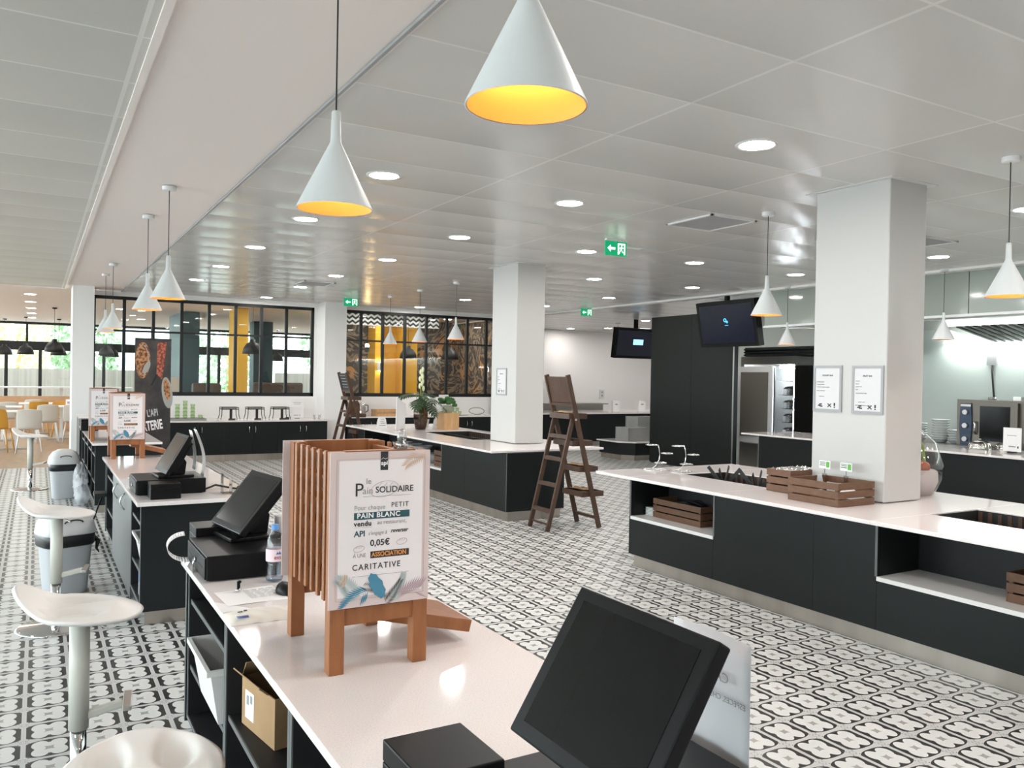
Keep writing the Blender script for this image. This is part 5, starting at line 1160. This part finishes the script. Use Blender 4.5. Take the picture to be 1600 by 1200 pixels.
# ------------------------------------------------------------------ framed notices on the pillars
def notice(x, y, z, w, h, head, body, label):
    t = thing('framed_notice', (x, y, z), label, 'framed notice', 'grey framed notices'); a, b = w / 2, h / 2; f = .018
    MB().box(-.010, -.001, -a, a, b - f, b).box(-.010, -.001, -a, a, -b, -b + f).box(-.010, -.001, -a, -a + f, -b + f, b - f).box(-.010, -.001, a - f, a, -b + f, b - f).build('frame', M['frame_grey'], t)
    MB().box(-.006, -.001, -a + f, a - f, -b + f, b - f).build('sheet', mat('notice_sheet_paper', (.60, .59, .60), .6) if 'notice_sheet_paper' not in bpy.data.materials else bpy.data.materials['notice_sheet_paper'], t)
    Q = lambda yy, zz: at(-.0068, yy, zz, LEFTF)
    text('lettering', head, .0145, M['ink'], t, Q(0, b - .075), 'CENTER', .0003)
    for i, (s, zz) in enumerate(body): text('lettering', s, .0078, M['ink'], t, Q(a - f - .012, b - zz), 'LEFT')
    g = MB()
    for y0, z0 in ((.065, -.12), (.055, -.11), (.05, -.125)): g.box(-.0068, -.0062, y0 - .012, y0 + .012, z0 - .006, z0 + .003)
    g.bar((-.0065, -.005, -.106), (-.0065, -.035, -.130), .002, .006).bar((-.0065, -.035, -.106), (-.0065, -.005, -.130), .002, .006).box(-.0068, -.0062, -.068, -.056, -.122, -.1).box(-.0068, -.0062, -.068, -.056, -.134, -.126); g.build('emblem', M['ink'], t)
    return t
b1 = (('FROMAGE BLANC', .12), ('YAOURT NATURE', .137), ('COMPOTE DE FRUITS MAISON', .156), ('MUESLI CROQUANT', .182), ('          VOTRE POT', .222))
b2 = (('ANANAS', .107), ('MELON', .127), ('RAISIN BLANC', .146), ('KIWI', .166), ('SALADE DE FRUITS FRAIS', .19), ('          GRAND   PETIT', .25), ('SELON LE MARCHE ET LA SAISON', .272))
notice(4.845, 3.90, 1.512, .240, .325, "YAOURT BAR", b1, 'left grey framed notice on the large white pillar')
notice(4.845, 3.577, 1.51, .242, .325, "FRUIT' BAR", b2, 'right grey framed notice on the large white pillar')
notice(4.91, 8.72, 1.497, .25, .33, "SALAD' BAR", b2, 'grey framed notice on the second white pillar')
# ------------------------------------------------------------------ on the nearest island
crate(4.583, 3.65, HC + .001, .36, .40, .15, 'front brown slatted crate with clear label clips against the large pillar')
crate(4.80, 4.13, HC + .003, .36, .22, .16, 'rear brown slatted crate with foil, behind the front crate')
one(MB().grid(lambda u, v: Vector(((u - .5) * .33, (v - .5) * .19, .155 + .018 * math.sin(21 * u + 3) * math.sin(15 * v + 17 * u * v))), 18, 12), 'foil_sheet', M['foil'], 'crumpled foil lying in the rear brown crate', 'foil', loc=(4.80, 4.13, HC + .003), fix=False, solid=.002)
for i, (y, l) in enumerate(((3.84, 'green and white price label clipped left on the front crate'), (3.665, 'green and white price label clipped right on the front crate'))):
    t = thing('price_label', (4.755, y, HC + .15), l, 'price label', 'price labels on the front crate')
    MB().box(-.004, .004, -.018, .018, -.03, .012).box(-.002, .002, -.004, .004, .012, .05).build('clip', M['clearplastic'], t)
    MB().box(-.003, .002, -.046, .046, .045, .10).build('card', M['paper'], t); MB().box(-.0042, -.003, -.040, -.014, .055, .094).build('green_panel', M['greentag'], t)
    MB().box(-.0042, -.003, -.008, .040, .088, .092).box(-.0042, -.003, -.008, .036, .078, .083).box(-.0042, -.003, -.008, .040, .066, .071).build('print', M['leaf2'], t)
one(MB().prism([(-.035, 0), (.035, 0), (.02, .09), (-.015, .085)], -.001, .001, 'x'), 'paper_sheet', M['greypaper'], 'grey paper corner sticking up in the front crate', 'paper', loc=(4.66, 3.80, HC + .075))
one(MB().grid(lambda u, v: Vector(((u - .5) * .16, (v - .5) * .15, .065 * math.sin(PI * u) * math.sin(PI * v))), 10, 10), 'paper_bag', M['paper'], 'white paper bag showing through the front crate slats', 'paper bag', loc=(4.65, 3.56, HC + .04), fix=False)
def cake_stand(x, y, label):
    t = thing('plate_stand', (x, y, HC), label, 'plate stand', 'wire plate stands'); C_ = M['chrome']
    def ring(cx, cy, z, r, n=24): return [(cx + r * math.cos(2 * PI * k / n), cy + r * math.sin(2 * PI * k / n), z) for k in range(n)]
    MB().tube([(-.01, .03, .006), (.02, 0, .04), (.045, -.01, .09), (.048, -.015, .14), (.04, -.012, .19), (.03, -.01, .222)], .004, 6).build('stem', C_, t)
    for cx, cy, z, r in ((-.02, .01, .222, .055), (.105, -.045, .148, .05), (.05, -.02, .066, .055)): MB().tube(ring(cx, cy, z, r), .0035, 5, True).tube(ring(cx, cy, z, r * .6), .002, 5, True).build('plate_ring', C_, t)
    MB().tube(ring(0, 0, .004, .10), .0035, 5, True).tube(ring(0, 0, .004, .07), .0025, 5, True).build('base_ring', C_, t)
    return t
cake_stand(4.69, 5.58, 'chrome wire plate stand on the nearest island, left one'); cake_stand(4.83, 5.40, 'chrome wire plate stand on the nearest island, right one')
def claw(x, y, z, label, s=1):
    t = thing('black_stand', (x, y, z), label, 'bowl stand', 'black folding bowl stands')
    for k in range(4):
        a = k * PI / 2 + .5; MB().bar((-.02 * math.cos(a), -.02 * math.sin(a), .0), (.135 * math.cos(a) * s, .135 * math.sin(a) * s, .185), .028, .007, (-math.sin(a), math.cos(a), 0)).build('arm', M['blackm'], t)
    MB().lathe([(0, 0), (.035, 0), (.035, .012), (0, .012)], 14).build('hub', M['blackm'], t)
claw(4.93, 4.98, .650, 'black folding bowl stand in the island well, left one'); claw(4.93, 4.62, .650, 'black folding bowl stand in the island well, right one')
crate(4.60, 4.985, .421, .36, .56, .155, 'brown crate with black tongs in the left niche of the nearest island')
crate(4.60, 2.13, .421, .36, .56, .155, 'brown crate at the right photo edge in the right island niche')
for i in range(3):
    one(MB().tube([(0, -.12, 0), (0, 0, .03), (0, .12, .01)], .012, 6).tube([(.03, -.12, 0), (.015, 0, .03), (0, .12, .01)], .010, 6), 'serving_tongs', M['blackm'], 'black serving tongs lying in the niche crate, %s' % ('left', 'middle', 'right')[i], 'tongs', 'tongs in the niche crate', (4.52 + .07 * i, 4.99, .54), .3 * i)
PL = None
for k in range(6):
    lab = 'white side plate beside the niche crate, %s of the stack' % ('lowest', 'second', 'third', 'fourth', 'fifth', 'topmost')[k]
    if PL is None:
        PL = thing('side_plate', (4.46, 5.315, .421), lab, 'plate', 'plates in the left niche'); MB().lathe([(0, .003), (.035, 0), (.06, .008), (.058, .011), (0, .007)], 20, cap=False).build('body', M['ceramic'], PL); bpy.context.view_layer.update()
    else: clone(PL, (4.46, 5.315, .421 + .0115 * k), lab)
t = thing('fruit_basket', (5.50, 3.68, HC), 'cellophane wrapped gift basket behind the large pillar', 'gift basket')
MB().lathe([(0, 0), (.13, 0), (.17, .10), (.165, .17), (.15, .18), (0, .17)], 24).build('basket', mat('pale_wrapping', (.55, .48, .47), .6), t)
hp = [(-.05 + .19 * math.cos(PI * k / 16), .0, .17 + .29 * math.sin(PI * k / 16)) for k in range(17)]
MB().tube(hp, .014, 8).build('handle', M['stalk'], t)
for k in range(5): a = 1.256 * k; MB().blob((.075 * math.cos(a), .075 * math.sin(a), .20), (.045, .045, .042), 12, 8).build('apple', M['apple'], t)
r = random.Random(9)
MB().lathe([(.14, 0), (.20, .12), (.205, .22), (.15, .38), (.05, .47)], 18, cap=False).build('cellophane', clear('cellophane_wrap', (.92, .92, .92), .13, .08), t)
# ------------------------------------------------------------------ far counter small things
for x, l in ((13.0, 'small white card on the far counter before the white wall'), (12.2, 'tiny white box on the far counter beside the ladder top')):
    t = thing('tent_card', (x, 16.0, .766), l, 'tent card'); MB().box(-.10, .10, -.03, .03, 0, .26).build('card', M['paper'], t); MB().box(-.04, .04, -.0312, -.0302, .16, .19).build('print', M['greyink'], t)
t = thing('wall_socket', (14.2, 19.295, 1.12), 'double white socket on the far white wall', 'socket'); MB().box(-.08, .08, -.02, 0, -.12, .12).build('plate', M['ring'], t); MB().cyl((0, -.023, .05), (0, -.02, .05), .03).cyl((0, -.023, -.05), (0, -.02, -.05), .03).build('outlet', M['greyplate'], t)
# ------------------------------------------------------------------ dining room
CH = {}
def chair(x, y, rz, kind, label, tall=False):
    key = (kind, tall)
    if key in CH: return clone(CH[key], (x, y, 0), label, rz)
    m_ = M['whitechair'] if kind == 'white' else M['orangechair']; sh = .62 if tall else .44
    t = thing('dining_chair', (x, y, 0), label, 'chair', 'dining chairs by the garden windows', rz)
    def shell(u, v):
        a = (u - .5) * 2
        if v < .5:
            q = v / .5; return Vector((a * .20 * (1 - .08 * (1 - q)), .21 - .40 * q, sh + .012 * a * a - .02 * math.sin(PI * q)))
        q = (v - .5) / .5; w = .20 + .01 * q - .05 * max(0, q - .6) ** 1.0 * (abs(a) > .7)
        return Vector((a * w, -.19 - .11 * q + .05 * a * a * (1 - .3 * q), sh + .015 + .36 * q ** .9 - (.02 * a * a if q > .9 else 0)))
    MB().grid(shell, 10, 16).build('seat_shell', m_, t, fix=False, solid=.012, sub=1)
    for sx in (-1, 1):
        for sy in (-1, 1): MB().tube([(.15 * sx, .14 * sy, sh - .01), (.21 * sx, .20 * sy, 0)], .012, 8).build('leg', M['ring'] if kind == 'white' else M['orangechair'], t)
    if tall: MB().tube([(.19 * a, .18 * b, .22) for a, b in ((-1, -1), (1, -1), (1, 1), (-1, 1))], .008, 6, True).build('footrest', M['ring'], t)
    bpy.context.view_layer.update(); CH[key] = t; return t
chair(-.11, 17.6, 0, 'white', 'white dining chair nearest, its back to us at the left table')
chair(-.60, 17.9, -.25, 'orange', 'mustard dining chair cut by the left photo edge')
chair(.20, 19.9, .05, 'white', 'white dining chair behind the nearest one, slightly right')
chair(.70, 19.9, -.05, 'white', 'white dining chair beside the white wall end')
chair(.52, 21.6, PI, 'orange', 'mustard dining chair facing us between two white chairs')
chair(-.75, 19.7, .1, 'white', 'white dining chair behind the mustard one at the left edge')
chair(-.55, 21.5, 0, 'white', 'white dining chair in the third row, left')
chair(.05, 21.9, 0, 'orange', 'mustard dining chair in the third row, middle')
chair(-.05, 23.25, 0, 'white', 'white dining chair before the wooden bench, left')
chair(.95, 22.6, 0, 'orange', 'mustard dining chair before the wooden bench, right')
TB = None
for x, y, l in ((-.32, 18.35, 'white square dining table nearest, left of the first white chair'), (.48, 20.75, 'white dining table with small card, beside the wall end'), (-.62, 20.6, 'white dining table at the left edge, second row'), (.0, 22.5, 'white dining table in the third row'), (.95, 23.35, 'white dining table before the wooden bench, right')):
    if TB is None:
        TB = thing('dining_table', (x, y, 0), l, 'table', 'white dining tables'); MB().box(-.36, .36, -.36, .36, .715, .74).build('table_top', M['ring'], TB, bevel=.004); MB().box(-.03, .03, -.03, .03, .03, .715).build('column', M['ring'], TB); MB().box(-.28, .28, -.05, .05, 0, .03).build('foot', M['steel'], TB); bpy.context.view_layer.update()
    else: clone(TB, (x, y, 0), l)
t = thing('table_card', (.62, 20.6, .741), 'small white card standing on the dining table by the wall end', 'card'); MB().box(-.06, .06, -.004, .004, 0, .15).build('card', M['paper'], t); MB().box(-.03, .03, -.005, -.0042, .05, .1).build('print', M['mauve'], t)
t = thing('wooden_bench', (0, 24.2, 0), 'long pale wooden bench partition before the garden windows', 'bench'); MB().box(-3, 1.6, 0, .5, .0, .45).build('seat', M['benchwood'], t); MB().box(-3, 1.6, .5, .56, 0, .84).build('back', M['benchwood'], t)
t = thing('high_table', (0, 26.2, 0), 'long white high table along the garden windows', 'table'); MB().box(-3, 2.4, -.3, .3, 1.02, 1.06).build('table_top', M['ring'], t)
for x in (-2.5, -.5, .6, 2.0): MB().box(x - .04, x + .04, -.04, .04, 0, 1.02).build('leg', M['ring'], t)
for i, (x, y, w, h, m_, l) in enumerate(((2.55, 19.2, .45, 1.42, 'sofacream', 'cream high-backed booth behind the left partition'), (3.32, 19.4, .62, 1.30, 'sofa', 'brown leather booth left of the mustard column'), (4.9, 19.3, 1.15, 1.33, 'sofa', 'brown leather booth behind the right end of the left partition'))):
    t = thing('booth_sofa', (x, y, 0), l, 'sofa', 'high-backed booths'); a = w / 2
    MB().box(-a, a, 0, .18, .0, h).build('backrest', M[m_], t, bevel=.05); MB().box(-a, a, .18, .75, .0, .45).build('seat', M[m_], t, bevel=.04)
